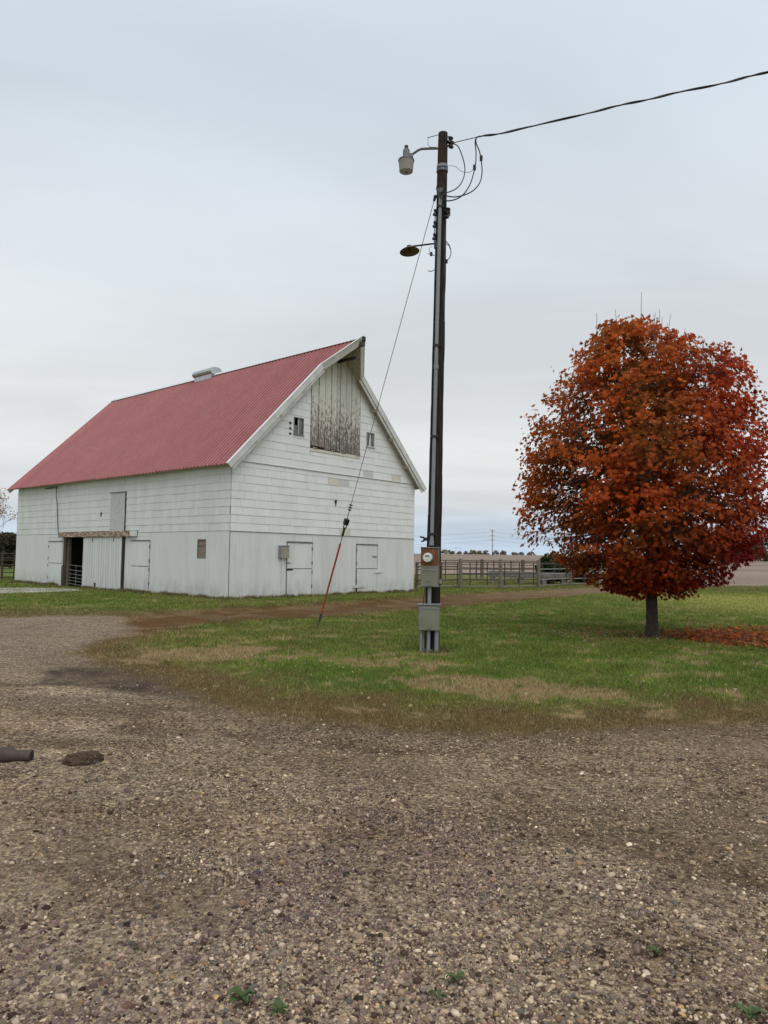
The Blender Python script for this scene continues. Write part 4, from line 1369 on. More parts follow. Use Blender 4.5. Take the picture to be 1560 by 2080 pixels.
ring(at(900, 350, PY).z, 'band', 0.05, 0.014, 'steel_wire')
ring(at(900, 342, PY).z, 'band', 0.05, 0.012, 'conduit_grey')
cs = [onpole(895, 392, 0.034), onpole(893.2, 440, 0.034), onpole(884.3, 800, 0.034), onpole(876.8, 1108, 0.034)]
MB().tube(cs, 0.033, 10).build('conduit', 'conduit_grey', pole, smooth=True)
MB().tube([onpole(894.6, 384, 0.03), onpole(895, 400, 0.036)], [0.055, 0.042], 12).build('weatherhead', 'lamp_grey', pole, smooth=True)
for px, py in ((893.8, 420), (887, 702), (882, 887), (877.3, 1085)):
    c_ = onpole(px, py, 0.034)
    MB().box((c_.x - 0.062, c_.y - 0.039, c_.z - 0.02), (c_.x + 0.062, c_.y + 0.06, c_.z + 0.02)).build('conduit_strap', 'black_rubber', pole)
for px, py in ((886, 745), (876.5, 1103)):
    c_ = onpole(px, py, 0.034)
    MB().lathe([(0.038, -0.04), (0.041, -0.04), (0.041, 0.04), (0.038, 0.04)], Matrix.Translation(c_), 12).build('coupling', 'conduit_grey', pole, smooth=True)
MB().tube([onpole(888, 400, -0.02), onpole(884.5, 520, -0.02), onpole(876, 850, -0.02), onpole(869, 1105, -0.02)], 0.011, 6).build('ground_wire', 'cable_black', pole)
MB().tube([onpole(905, 430, -0.03), onpole(896, 760, -0.03), onpole(888, 1100, -0.03)], 0.008, 6).build('ground_wire', 'dark_wood', pole)


def spool(px, py, Y, r=0.045, name='insulator'):
    c_ = at(px, py, Y)
    M = Matrix.Translation(c_) @ Matrix.Rotation(0.2, 4, 'Y')
    MB().lathe([(r, -0.05), (r, -0.03), (r * 0.55, 0), (r, 0.03), (r, 0.05)], M, 12).build(name, 'porcelain', pole, smooth=True)


spool(914.5, 285, PY - 0.05); spool(917, 294, PY - 0.05)
spool(909.5, 429, PY - 0.08, 0.04); spool(908.5, 436.5, PY - 0.08, 0.04)
spool(884.0, 432, PY - 0.12, 0.035); spool(883, 456, PY - 0.12, 0.032); spool(882.5, 481, PY - 0.12, 0.035)
MB().tube([at(905, 284, PY - 0.05), at(917, 290, PY - 0.05), at(907, 299, PY - 0.05)], 0.015, 6).build('clevis', 'cable_black', pole)
MB().tube([at(901, 428, PY - 0.1), at(914, 428, PY - 0.1), at(914, 438, PY - 0.1), at(901, 440, PY - 0.1)], 0.012, 6).build('clevis', 'cable_black', pole)
MB().tube([at(884.4, 426, PY - 0.12), at(882.0, 490, PY - 0.12)], 0.010, 6).build('insulator_rack', 'cable_black', pole)
W = lambda pts, r, Y, name='wire', mat='cable_black', par=pole, n=6: MB().tube([at(x, y, Y) for x, y in pts], r, n).build(name, mat, par)


def smooth_pts(pts, k=5):
    """Catmull-Rom through pixel points"""
    P_ = [np.array(p, float) for p in pts]
    P_ = [2 * P_[0] - P_[1]] + P_ + [2 * P_[-1] - P_[-2]]
    out = []
    for i in range(1, len(P_) - 2):
        for j in range(k):
            t_ = j / k
            a, b, c, d = P_[i - 1:i + 3]
            out.append(0.5 * (2 * b + (c - a) * t_ + (2 * a - 5 * b + 4 * c - d) * t_ ** 2 + (3 * b - a - 3 * c + d) * t_ ** 3))
    out.append(P_[-2])
    return [tuple(p) for p in out]


W([(908, 272), (898, 275), (890, 274), (868, 280)], 0.006, PY - 0.12)
W(smooth_pts([(871, 279), (869, 290), (873, 298), (886, 299)]), 0.004, PY - 0.12)
W([(913, 277), (890, 284)], 0.008, PY - 0.13)
W(smooth_pts([(905, 489), (913, 499), (916, 512), (914, 522), (907, 531)]), 0.008, PY - 0.05)
W(smooth_pts([(905, 495), (912, 499), (914, 505)]), 0.006, PY - 0.05)
W(smooth_pts([(877, 501), (872, 505), (873, 512), (877, 516), (883, 519)]), 0.004, PY - 0.05)
W([(869, 515), (882, 519)], 0.006, PY - 0.05)
W(smooth_pts([(869, 550), (876, 551), (883, 548)]), 0.007, PY - 0.05)
W(smooth_pts([(889, 372), (896, 371), (901, 378), (900, 388), (893, 391), (887, 386), (888, 376), (892, 371)]), 0.009, PY - 0.2)
for px, py in ((907, 531), (876, 516)):
    c_ = at(px, py, PY - 0.05)
    MB().box((c_.x - 0.02, c_.y - 0.02, c_.z - 0.03), (c_.x + 0.02, c_.y + 0.02, c_.z + 0.03)).build('wire_connector', 'black_rubber', pole)
# small dark bracket on the left side above the meter
c_ = at(862, 1096, PY - 0.1)
mb = MB().box((c_.x - 0.02, c_.y - 0.03, c_.z - 0.02), (c_.x + 0.08, c_.y + 0.03, c_.z + 0.035))
mb.tube([c_ + Vector((0, 0, 0.03)), c_ + Vector((-0.075, -0.02, 0.045))], 0.016, 6)
mb.tube([c_ + Vector((0, 0, -0.02)), c_ + Vector((-0.05, -0.02, -0.035))], 0.014, 6)
mb.build('service_bracket', 'black_rubber', pole)

# ---- lamps on the pole
LY = PY - 0.1
sl = thing('security_light', at(825, 350, LY), 'grey security light with a translucent bowl on the bent arm near the pole top', 'light')
MB().tube([at(890, 301.5, LY), at(878, 301.5, LY), at(856, 302.5, LY), at(850, 305, LY), at(838, 313, LY)], 0.022, 8).build('arm', 'lamp_grey', sl, smooth=True)
zt, zb = at(825, 325, LY).z, at(825, 349, LY).z
cx = at(825, 340, LY).x
Mz = Matrix.Translation((cx, LY, 0))
mb = MB().lathe([(0.112, zb), (0.118, zb + 0.005), (0.135, zt - 0.02), (0.125, zt - 0.012)], Mz, 24)
mb.f = mb.f[:-2]
mb.build('bowl', 'lamp_bowl', sl, smooth=True)
MB().lathe([(0.1, zb - 0.004), (0.108, zb - 0.001), (0.0, zb + 0.002)], Mz, 24).build('lens', 'lamp_lens', sl, smooth=True)
MB().lathe([(0.0, zb - 0.03), (0.02, zb - 0.02), (0.022, zb - 0.003)], Mz, 10).build('lamp_tip', 'lamp_grey', sl, smooth=True)
MB().lathe([(0.137, zt - 0.022), (0.144, zt - 0.02), (0.140, zt), (0.07, zt + 0.03), (0.07, zt + 0.02)], Mz, 24).build('collar', 'lamp_grey', sl, smooth=True)
zh = at(826, 303, LY).z
MB().lathe([(0.075, zt + 0.02), (0.072, zt + 0.05), (0.062, zt + 0.07), (0.06, zh - 0.02), (0.045, zh), (0, zh)], Mz, 16).build('housing', 'lamp_grey', sl, smooth=True)
MB().lathe([(0.034, zh - 0.005), (0.034, zh + 0.055), (0.03, zh + 0.062), (0, zh + 0.064)], Mz, 14).build('photocell', 'black_rubber', sl, smooth=True)
c_ = at(835.5, 316, LY)
MB().box((c_.x - 0.035, c_.y - 0.03, c_.z - 0.03), (c_.x + 0.03, c_.y + 0.03, c_.z + 0.03)).build('clamp', 'steel_wire', sl)

bl = thing('barn_light', at(832, 511, PY - 0.12), 'old olive dish-shaped lamp shade on a thin straight arm below the security light', 'light')
BY = PY - 0.12
c_ = at(832, 511.5, BY)
M = Matrix.Translation(c_) @ Matrix.Rotation(-0.10, 4, 'Y') @ Matrix.Rotation(-0.10, 4, 'X')
MB().lathe([(0.0, 0.05), (0.05, 0.045), (0.12, 0.026), (0.166, 0.0), (0.172, 0.002), (0.125, 0.036), (0.06, 0.062), (0.045, 0.075), (0.042, 0.11), (0.0, 0.11)], M, 28).build('shade', 'shade_olive', bl, smooth=True)
MB().lathe([(0.0, -0.005), (0.022, 0.0), (0.03, 0.03), (0.02, 0.05)], M, 10).build('bulb_socket', 'dark_wood', bl, smooth=True)
MB().tube([at(884, 494.5, BY), at(836, 500.5, BY), at(831, 502, BY)], 0.016, 8).build('arm', 'cable_black', bl, smooth=True)
MB().box(tuple(at(884, 497, BY) - Vector((0.02, 0.02, 0.06))), tuple(at(884, 497, BY) + Vector((0.03, 0.03, 0.06)))).build('wall_plate', 'cable_black', bl)

# ---- meter, breaker box, lower box
FY = PY - 0.26
mpx = 0.00835


def boxthing(name, px, py, label, cat, rz=-0.20):
    p = at(px, py, FY)
    return thing(name, p, label, cat, None, rz)


def lb(par, name, lo, hi, mat, bev=0.0, label=None):
    return tag(MB().box(lo, hi).build(name, mat, par, world=False), label)


def marks(par, x0, z, y, mat, s=1.0):
    """the small maker's mark near the bottom of the lid: three short strokes groups"""
    for k, dx in enumerate((-0.026, 0.0, 0.026)):
        mb = MB()
        x = x0 + dx * s
        mb.box((x - 0.008 * s, y - 0.002, z - 0.009 * s), (x - 0.004 * s, y, z + 0.009 * s))
        mb.box((x - 0.004 * s, y - 0.002, z + 0.005 * s), (x + 0.008 * s, y, z + 0.009 * s))
        if k != 1: mb.box((x - 0.004 * s, y - 0.002, z - 0.009 * s), (x + 0.006 * s, y, z - 0.005 * s))
        mb.build('maker_mark', mat, par, world=False)


mt = boxthing('electric_meter', 873.5, 1150, 'round glass electric meter on a rust-brown metal box on the pole', 'electric meter')
h_ = 38 * mpx
lb(mt, 'back_box', (-0.145, -0.07, 0.003), (0.145, 0.085, h_ - 0.014), 'box_grey')
lb(mt, 'front_plate', (-0.142, -0.083, 0.006), (0.142, -0.0705, h_ - 0.02), 'rust_plate')
lb(mt, 'rain_lip', (-0.153, -0.10, h_ - 0.0135), (0.153, 0.09, h_), 'conduit_grey')
Mm = Matrix.Translation((-0.022, -0.0835, 17 * mpx)) @ Matrix.Rotation(math.pi / 2, 4, 'X')
MB().lathe([(0.085, 0), (0.085, 0.018), (0.078, 0.022)], Mm, 26).build('ring', 'conduit_grey', mt, world=False, smooth=True)
MB().lathe([(0.076, 0.019), (0.076, 0.09), (0.068, 0.108), (0.0, 0.112)], Mm, 26).build('meter_dial', 'meter_white', mt, world=False, smooth=True)
y_ = -0.0835 - 0.113
lb(mt, 'display', (-0.055, y_ - 0.003, 17 * mpx + 0.018), (0.012, y_ + 0.012, 17 * mpx + 0.036), 'meter_black')
lb(mt, 'dial_mark', (-0.026, y_ - 0.001, 17 * mpx - 0.045), (-0.020, y_ + 0.012, 17 * mpx - 0.022), 'meter_black')
bb = boxthing('breaker_box', 873.5, 1192, 'smaller grey metal breaker box directly beneath the rusty electric meter', 'electrical box')
h_ = 41.6 * mpx
lb(bb, 'cabinet', (-0.148, -0.085, 0.0), (0.148, 0.085, h_), 'box_grey')
lb(bb, 'door', (-0.14, -0.101, 0.008), (0.142, -0.0855, h_ - 0.05), 'box_grey')
lb(bb, 'raised_panel', (-0.125, -0.109, h_ - 0.075), (0.125, -0.1015, h_ - 0.055), 'conduit_grey')
lb(bb, 'latch', (-0.03, -0.112, 0.004), (0.03, -0.1015, 0.03), 'steel_wire')
marks(bb, -0.02, 0.085, -0.1025, 'meter_black')
MB().tube([(0.15, -0.03, 0.42), (0.185, -0.03, 0.33), (0.19, -0.03, 0.2), (0.185, -0.03, 0.12)], 0.012, 7).build('cable', 'dark_wood', bb, world=False, smooth=True)
lb(bb, 'plug', (0.165, -0.05, 0.06), (0.20, -0.01, 0.125), 'conduit_grey')
lb(bb, 'plug_base', (0.1485, -0.05, 0.04), (0.195, -0.01, 0.0585), 'black_rubber')
xb = boxthing('junction_box', 871.5, 1280, 'larger square grey metal box lowest on the pole, above grey conduits', 'electrical box', -0.10)
h_ = 52 * mpx
lb(xb, 'cabinet', (-0.178, -0.09, 0.0), (0.178, 0.095, h_ - 0.016), 'box_grey')
lb(xb, 'door', (-0.166, -0.108, 0.012), (0.168, -0.0905, h_ - 0.03), 'box_grey')
lb(xb, 'rain_lip', (-0.188, -0.122, h_ - 0.0155), (0.188, 0.10, h_), 'conduit_grey')
lb(xb, 'raised_panel', (-0.15, -0.1145, h_ - 0.075), (0.15, -0.1085, h_ - 0.055), 'conduit_grey')
lb(xb, 'latch', (-0.03, -0.12, 0.004), (0.03, -0.1085, 0.035), 'steel_wire')
lb(xb, 'hinge', (-0.178, -0.112, 0.30), (-0.166, -0.0905, 0.35), 'steel_wire')
lb(xb, 'hinge', (-0.178, -0.112, 0.06), (-0.166, -0.0905, 0.11), 'steel_wire')
marks(xb, 0.02, 0.07, -0.1095, 'drip_metal', 0.9)
Z0 = xb.location.z
for x, r in ((-0.128, 0.021), (-0.005, 0.031), (0.128, 0.036)):
    MB().tube([(x, -0.03, 0.0), (x - 0.004, -0.03, -Z0 - 0.1)], r, 12).build('conduit', 'conduit_grey', xb, world=False, smooth=True)
MB().tube([(-0.09, 0.0, 0.0), (-0.09, 0.0, -Z0 - 0.1)], 0.015, 8).build('conduit', 'drip_metal', xb, world=False, smooth=True)
MB().tube([(0.0, -0.03, h_), (0.005, -0.03, h_ + 36 * mpx)], 0.031, 12).build('riser', 'conduit_grey', xb, world=False, smooth=True)
MB().tube([(-0.10, -0.02, h_), (-0.075, -0.02, h_ + 36 * mpx)], 0.010, 6).build('cable', 'dark_wood', xb, world=False)

# ---- guy wire
GA, GB = at(885, 396, PY - 0.08), gnd(643, 1281)


def proj(p):
    v = Vector(p) - EYEP
    return 780 + F * v.dot(RT) / v.dot(FW), 1040 - F * v.dot(UP) / v.dot(FW)


def guy(py):
    lo, hi = 0.0, 1.0
    for _ in range(40):
        m = (lo + hi) / 2
        if proj(GA.lerp(GB, m))[1] < py: lo = m
        else: hi = m
    return GA.lerp(GB, lo)


gw = thing('guy_wire', GB, 'steel guy wire with an orange guard running from the pole down to the grass', 'guy wire')
MB().tube([GA, guy(1026)], 0.0065, 6).build('upper_cable', 'steel_wire', gw)
MB().tube([guy(385), guy(398), guy(409)], [0.016, 0.03, 0.02], 8).build('grip', 'cable_black', gw, smooth=True)
for py in (1026, 1031, 1036):
    c_ = guy(py)
    MB().tube([c_ + Vector((-0.035, 0, 0.01)), c_ + Vector((0.035, 0, -0.01))], 0.014, 6).build('cable_clip', 'cable_black', gw)
MB().tube([guy(1024), guy(1054)], 0.009, 6).build('lower_cable', 'steel_wire', gw)
dg_ = (GB - GA).normalized()
Mi = Matrix.Translation(guy(1061)) @ dg_.to_track_quat('Z', 'Y').to_matrix().to_4x4()
MB().box((-0.042, -0.042, -0.07), (0.042, 0.042, 0.05), Mi).build('strain_insulator', 'black_rubber', gw)
mb = MB()
for sx_ in (-0.035, 0.035):
    mb.tube([Mi @ Vector((sx_, 0, 0.03)), Mi @ Vector((sx_ * 0.9, 0, 0.11)), Mi @ Vector((sx_ * 0.3, 0, 0.16))], 0.012, 6)
mb.build('shackle', 'black_rubber', gw)
MB().tube([guy(1072), guy(1088)], [0.022, 0.026], 7).build('turnbuckle', 'cable_black', gw)
MB().tube([guy(1086), guy(1108)], [0.012, 0.008], 6).build('thimble', 'steel_wire', gw)
MB().tube([guy(1104), guy(1180), guy(1248)], [0.021, 0.020, 0.019], 9).build('guard', 'guard_orange', gw, smooth=True)
MB().tube([guy(1246), guy(1262)], [0.03, 0.024], 7).build('anchor_eye', 'steel_wire', gw)
MB().tube([guy(1260), guy(1280), GB + dg_ * 0.1], 0.012, 6).build('anchor_rod', 'steel_wire', gw)

# ---- service cable from the pole
oc = thing('service_cable', at(918, 290, PY - 0.1), 'black twisted service cable sagging from the pole top to beyond the frame', 'cable')
CP = smooth_pts([(917, 291), (968, 279), (1020, 270), (1090, 255), (1180, 233), (1270, 212), (1360, 192), (1440, 175), (1500, 161), (1560, 146), (1680, 110), (1840, 55)], 12)
ny = len(CP)
path = [at(x, y, PY - 0.1 - 2.6 * (i / (ny - 1)) ** 1.1) for i, (x, y) in enumerate(CP)]
MB().tube(path, 0.0075, 6).build('messenger', 'steel_wire', oc)
dense = []
for i in range(len(path) - 1):
    for j in range(4): dense.append(path[i].lerp(path[i + 1], j / 4))
i0 = next(i for i, p in enumerate(dense) if proj(p)[0] > 966)
for ph in (0.0, 2.1):
    pts = []
    for i, p in enumerate(dense[i0:]):
        th = i * 0.075 + ph + 0.9 * math.sin(i * 0.031)
        am_ = 0.012 * min(1, i / 6)
        pts.append(p + Vector((0, math.cos(th), math.sin(th))) * am_)
    MB().tube(pts, 0.0085, 6).build('conductor', 'cable_black', oc)
for pts, r in ((smooth_pts([(918, 290), (930, 297), (937, 312), (943, 332), (944, 350), (939, 368), (928, 382), (912, 390), (898, 391)]), 0.0095),
               (smooth_pts([(968, 279), (965, 288), (967, 310), (966, 332), (962, 352), (955, 374), (943, 393), (928, 404), (908, 408), (896, 402), (892, 393)]), 0.0105),
               (smooth_pts([(968, 279), (967, 290), (974, 308), (978, 330), (979, 352), (974, 372), (960, 388), (940, 397), (920, 400), (902, 396), (896, 392)]), 0.0105),
               (smooth_pts([(911, 337), (925, 338), (934, 346), (945, 350), (955, 349), (963, 344)]), 0.004)):
    MB().tube([at(x, y, PY - 0.18) for x, y in pts], r, 6).build('drip_loop', 'cable_black', oc)
for px, py in ((964, 340), (977.5, 321)):
    c_ = at(px, py, PY - 0.18)
    MB().box((c_.x - 0.026, c_.y - 0.02, c_.z - 0.045), (c_.x + 0.022, c_.y + 0.02, c_.z + 0.04)).build('splice', 'black_rubber', oc)

# ------------------------------------------------------------------ corral behind
def hgt1(x, y):
    return float(height(np.array([x]), np.array([y]))[0])


cf = thing('corral_fence', gnd(1016, 1198), 'brown pipe-panel corral fence with thick wooden posts beside the barn', 'fence')
posts = []
for px, yt, yb, wd in ((935, 1135, 1197, 0.21), (1016.5, 1136, 1198, 0.20), (1094, 1137.5, 1196, 0.20), (1159, 1142, 1191, 0.17), (1216, 1143, 1189, 0.15), (1268, 1145, 1188, 0.15)):
    b_ = gnd(px, yb); t_ = at(px, yt, b_.y)
    posts.append((b_, t_.z))
    mb = MB().tube([Vector((b_.x, b_.y, -0.2)), Vector((b_.x, b_.y, t_.z - 0.02)), Vector((b_.x, b_.y, t_.z))], [wd / 2, wd / 2 * 0.95, wd / 2 * 0.8], 9)
    mb.build('wood_post', 'post_wood', cf, smooth=True)
for i in range(len(posts) - 1):
    (a_, za), (b_, zb) = posts[i], posts[i + 1]
    fwd = Vector((0, 0.14, 0))
    rails = [(0.16, 'gate_steel_pale'), (0.48, 'gate_steel'), (0.78, 'gate_steel'), (1.05, 'gate_steel'), (1.34, 'gate_steel')]
    hs_ = (za + zb) / 2 / 1.5
    pn_ = MB().tube([a_ + fwd + Vector((0, 0, rails[0][0] * hs_)), b_ + fwd + Vector((0, 0, rails[0][0] * hs_))], 0.022, 6).build('pipe_panel', 'gate_steel_pale', cf)
    for zz, m_ in rails[1:]:
        MB().tube([a_ + fwd + Vector((0, 0, zz * hs_)), b_ + fwd + Vector((0, 0, zz * hs_))], 0.031, 6).build('rail', m_ if i < 2 else 'gate_steel_pale' if zz < 1.2 else 'gate_steel', pn_)
    for k in ((0.25, 0.68) if i == 0 else (0.12, 0.5, 0.88)):
        c_ = a_.lerp(b_, k) + fwd
        MB().tube([c_ + Vector((0, 0.03, 0.16 * hs_)), c_ + Vector((0, 0.03, 1.34 * hs_))], 0.03, 6).build('upright', 'gate_steel', pn_)

cg = thing('corral_gate', gnd(846, 1196), 'narrow brown pipe gate between the barn corner and the first wooden post', 'gate')
a_ = gnd(845, 1197); b_ = gnd(930, 1195.5)
for zz, m_ in ((0.13, 'gate_steel_pale'), (0.44, 'gate_steel'), (0.72, 'gate_steel'), (0.98, 'gate_steel'), (1.12, 'gate_steel'), (1.32, 'gate_steel')):
    MB().tube([a_ + Vector((0, 0, zz)), b_ + Vector((0, 0, zz + 0.02))], 0.03, 6).build('rail', m_, cg)
for k in (0.0, 0.04, 0.6, 0.985):
    c_ = a_.lerp(b_, k)
    MB().tube([c_ + Vector((0, 0.02, 0.12 if k else -0.1)), c_ + Vector((0, 0.02, 1.34))], 0.03 if k else 0.045, 6).build('upright', 'gate_steel', cg)

rf = thing('rear_fence', gnd(1060, 1165), 'thin far fence of dark rails behind the corral panels', 'fence')
RY = 54
for zz in (0.35, 0.75, 1.1, 1.4):
    MB().tube([Vector((at(880, 1160, RY).x, RY, zz)), Vector((at(1260, 1160, RY + 4).x, RY + 4, zz))], 0.03, 5).build('rail', 'gate_steel', rf)
for px in (905, 968, 979, 1003, 1038, 1062, 1098, 1135, 1172, 1210):
    k = (px - 880) / 380
    p_ = at(px, 1160, RY + 4 * k)
    big = px in (979, 1062, 1172)
    MB().box((p_.x - (0.13 if big else 0.035), p_.y - 0.08, -0.1), (p_.x + (0.13 if big else 0.035), p_.y + 0.08, 1.5 if big else 1.4)).build('post', 'post_wood' if big else 'gate_steel', rf)

fb = thing('feed_bunk', at(1070, 1185, 44), 'long grey weathered plank feed bunk standing behind the corral panels', 'feed bunk')
pA, pB = at(992, 1170, 45.5), at(1152, 1177, 43.5)
dv = (pB - pA).normalized()
for (zo, dp, hh_) in ((0.0, 0.0, 0.36), (0.02, 0.55, 0.34)):
    mb = MB()
    n_ = Vector((-dv.y, dv.x, 0)).normalized()
    o_ = n_ * dp
    q0, q1 = pA + o_, pB + o_
    q0.z = 0.62 + zo; q1.z = 0.58 + zo
    th_ = n_ * 0.05
    vs = [q0, q1, q1 + th_, q0 + th_]
    vs = [v_ - Vector((0, 0, hh_ / 2)) for v_ in vs] + [v_ + Vector((0, 0, hh_ / 2)) for v_ in vs]
    mb.add(vs, [(3, 2, 1, 0), (4, 5, 6, 7), (0, 1, 5, 4), (1, 2, 6, 5), (2, 3, 7, 6), (3, 0, 4, 7)])
    mb.build('side_plank', 'bunk_wood', fb)
mb = MB()
q0, q1 = pA.copy(), pB.copy()
q0.z = 0.47; q1.z = 0.43
n_ = Vector((-dv.y, dv.x, 0)).normalized() * 0.55
mb.add([q0, q1, q1 + n_, q0 + n_] + [v_ + Vector((0, 0, 0.04)) for v_ in (q0, q1, q1 + n_, q0 + n_)], [(3, 2, 1, 0), (4, 5, 6, 7), (0, 1, 5, 4), (1, 2, 6, 5), (2, 3, 7, 6), (3, 0, 4, 7)])
mb.build('bottom_plank', 'bunk_wood', fb)
for k in (0.06, 0.42, 0.72, 0.96):
    c_ = pA.lerp(pB, k) + n_ * 0.1
    MB().box((c_.x - 0.12, c_.y - 0.02, -0.05), (c_.x + 0.12, c_.y + 0.5, 0.44)).build('leg', 'bunk_wood', fb)

# gate at the far left of the barn
lg = thing('side_gate', at(15, 1172, 40), 'brown pipe gate at the far left end of the barn', 'gate')
xa, xb_ = at(-60, 1150, 40).x, at(29, 1150, 40).x
for zz in (0.15, 0.42, 0.62, 0.82, 1.08, 1.2, 1.45):
    MB().tube([Vector((xa, 40, zz)), Vector((xb_, 40, zz + 0.03))], 0.026, 6).build('rail', 'gate_steel', lg)
for px in (4, 28):
    x = at(px, 1150, 40).x
    MB().tube([Vector((x, 40.03, -0.1)), Vector((x, 40.03, 1.6 if px < 10 else 1.48))], 0.06 if px < 10 else 0.035, 8).build('upright', 'gate_steel', lg)
# ------------------------------------------------------------------ the maple
TY = TREE.y
maple = thing('maple_tree', TREE, 'round red and orange autumn maple tree standing on the lawn', 'tree')
LEFT_ = [(1292, 634), (1262, 638), (1205, 664), (1206, 676), (1173, 692), (1145, 721), (1143, 753), (1123, 778), (1104, 800), (1105, 813), (1086, 824), (1077, 845), (1077, 863), (1047, 881), (1054, 906), (1060, 927),
         (1086, 938), (1084, 948), (1048, 953), (1052, 966), (1041, 984), (1034, 1009), (1046, 1030), (1056, 1045), (1047, 1059), (1050, 1077), (1056, 1093), (1066, 1109), (1084, 1123), (1109, 1134), (1152, 1155), (1162, 1169), (1191, 1184), (1212, 1191), (1233, 1201), (1300, 1212), (1320, 1224)]
RIGHT_ = [(1296, 634), (1316, 645), (1318, 668), (1362, 674), (1397, 698), (1408, 718), (1440, 726), (1493, 730), (1500, 753), (1518, 778), (1532, 803), (1546, 814), (1546, 828), (1534, 846), (1550, 863), (1554, 885), (1547, 902), (1558, 927), (1550, 949),
          (1540, 977), (1532, 993), (1542, 1020), (1558, 1038), (1560, 1073), (1545, 1098), (1540, 1128), (1505, 1139), (1484, 1148), (1462, 1158), (1474, 1180), (1424, 1205), (1376, 1204), (1352, 1224)]
la_ = sorted((at(x, y, TY).z, at(x, y, TY).x) for x, y in LEFT_)
ra_ = sorted((at(x, y, TY).z, at(x, y, TY).x) for x, y in RIGHT_)
LZ, LX = (np.array(c_) for c_ in zip(*la_))
RZ, RX = (np.array(c_) for c_ in zip(*ra_))
OZ = np.linspace(max(LZ[0], RZ[0]), min(LZ[-1], RZ[-1]), 60)
sm = lambda a_: np.convolve(np.pad(a_, 6, mode='edge'), np.ones(13) / 13, 'valid')
OX = sm((np.interp(OZ, LZ, LX) + np.interp(OZ, RZ, RX)) / 2)
OR = sm((np.interp(OZ, RZ, RX) - np.interp(OZ, LZ, LX)) / 2)
rt_ = np.random.default_rng(21)


def env(z):
    return np.interp(z, OZ, OX), np.interp(z, OZ, OR)


def reach(z, th):
    """how far the crown goes from its axis at a height and heading: the seen outline to the sides, a lumpy round in depth"""
    ox, orr = env(z)
    side = np.where(np.cos(th) > 0, np.interp(z, RZ, RX) - ox, ox - np.interp(z, LZ, LX))
    deep = orr * (0.86 + 0.34 * fbm(th * 1.5 + 7, z * 1.3, 133, 3))
    k = np.cos(th) ** 2
    k = k * k
    return np.maximum(side * k + deep * (1 - k), 0.05)


# cluster centres through the crown, denser towards the shell
NC = 1420
zz = rt_.uniform(OZ[0] + 0.22, OZ[-1] - 0.20, NC * 6)
rr = env(zz)[1]
zz = zz[rt_.random(len(zz)) < (rr / rr.max()) ** 1.5 * 0.62 + 0.04 + 0.30 * sstep(OZ[0] + 1.2, OZ[0] + 0.3, zz)][:NC]
NC = len(zz)
cxs, crs = env(zz)
th = rt_.uniform(0, 2 * math.pi, NC)
fr_ = rt_.random(NC) ** 0.36
rad = np.maximum(reach(zz, th) - 0.10, 0.04) * fr_
inner = fr_ < 0.55
CX, CYY = cxs + rad * np.cos(th), TY + rad * np.sin(th)
tier = np.round((zz + 0.22 * np.sin(th * 3) + 0.25 * np.sin(th * 5 + 1)) / 0.45) * 0.45
CZ = zz + np.where(fr_ > 0.4, (tier - zz) * 0.30, 0)
spr = (fr_ > 0.92) & (rt_.random(NC) < 0.45)
hole = fbm(CX * 1.5 + 3, CZ * 1.5 + CYY * 1.1, 155, 3)
open_ = (hole < 0.385) & (fr_ > 0.5)
push = np.where(spr, rt_.uniform(0.03, 0.15, NC), 0)
CX = CX + push * np.cos(th); CYY = CYY + push * np.sin(th); CZ = CZ + np.where(spr, rt_.uniform(-0.04, 0.10, NC), 0)

# skeleton: trunk, limbs, twigs
tp = [Vector((TREE.x, TY, -0.1)), Vector((TREE.x, TY, 0.04)), Vector((TREE.x, TY, 0.35)), Vector((TREE.x - 0.01, TY, 1.0)), Vector((TREE.x - 0.02, TY, 1.5)), Vector((TREE.x - 0.05, TY, 2.3)), Vector((TREE.x - 0.12, TY, 3.3)), Vector((TREE.x - 0.2, TY, 4.4)), Vector((TREE.x - 0.28, TY, 5.3))]
MB().tube(tp, [0.21, 0.16, 0.118, 0.108, 0.102, 0.08, 0.055, 0.03, 0.01], 14).build('trunk', 'bark', maple, smooth=True)


def trunk_at(z):
    for a_, b_ in zip(tp, tp[1:]):
        if a_.z <= z <= b_.z: return a_.lerp(b_, (z - a_.z) / (b_.z - a_.z))
    return tp[-1]


limbs = []
for k in range(30):
    z0_ = 1.02 + 3.7 * (k / 29) ** 1.1
    az = k * 2.399 + rt_.uniform(-0.4, 0.4)
    rise = 0.35 + 0.5 * rt_.random() + (0.35 if z0_ > 3 else 0)
    base = trunk_at(z0_)
    pts = [base]
    p_ = base.copy()
    d_ = Vector((math.cos(az), math.sin(az), rise)).normalized()
    for s_ in range(7):
        p_ = p_ + d_ * 0.36
        ex, er = env(p_.z)
        if math.hypot(p_.x - ex, p_.y - TY) > er * 0.86 or p_.z > OZ[-1] - 0.4: break
        pts.append(p_.copy())
        d_ = (d_ + Vector((rt_.normal(0, 0.12), rt_.normal(0, 0.12), 0.10))).normalized()
    if len(pts) < 3: continue
    r0_ = 0.045 * (1 - 0.09 * (z0_ - 1))
    MB().tube(pts, list(np.linspace(r0_, 0.008, len(pts))), 6).build('limb', 'bark', maple, smooth=True)
    limbs += pts
limbs += [trunk_at(z_) for z_ in np.linspace(1.1, 5.2, 18)]
LP = np.array([tuple(p_) for p_ in limbs])
tw = MB()
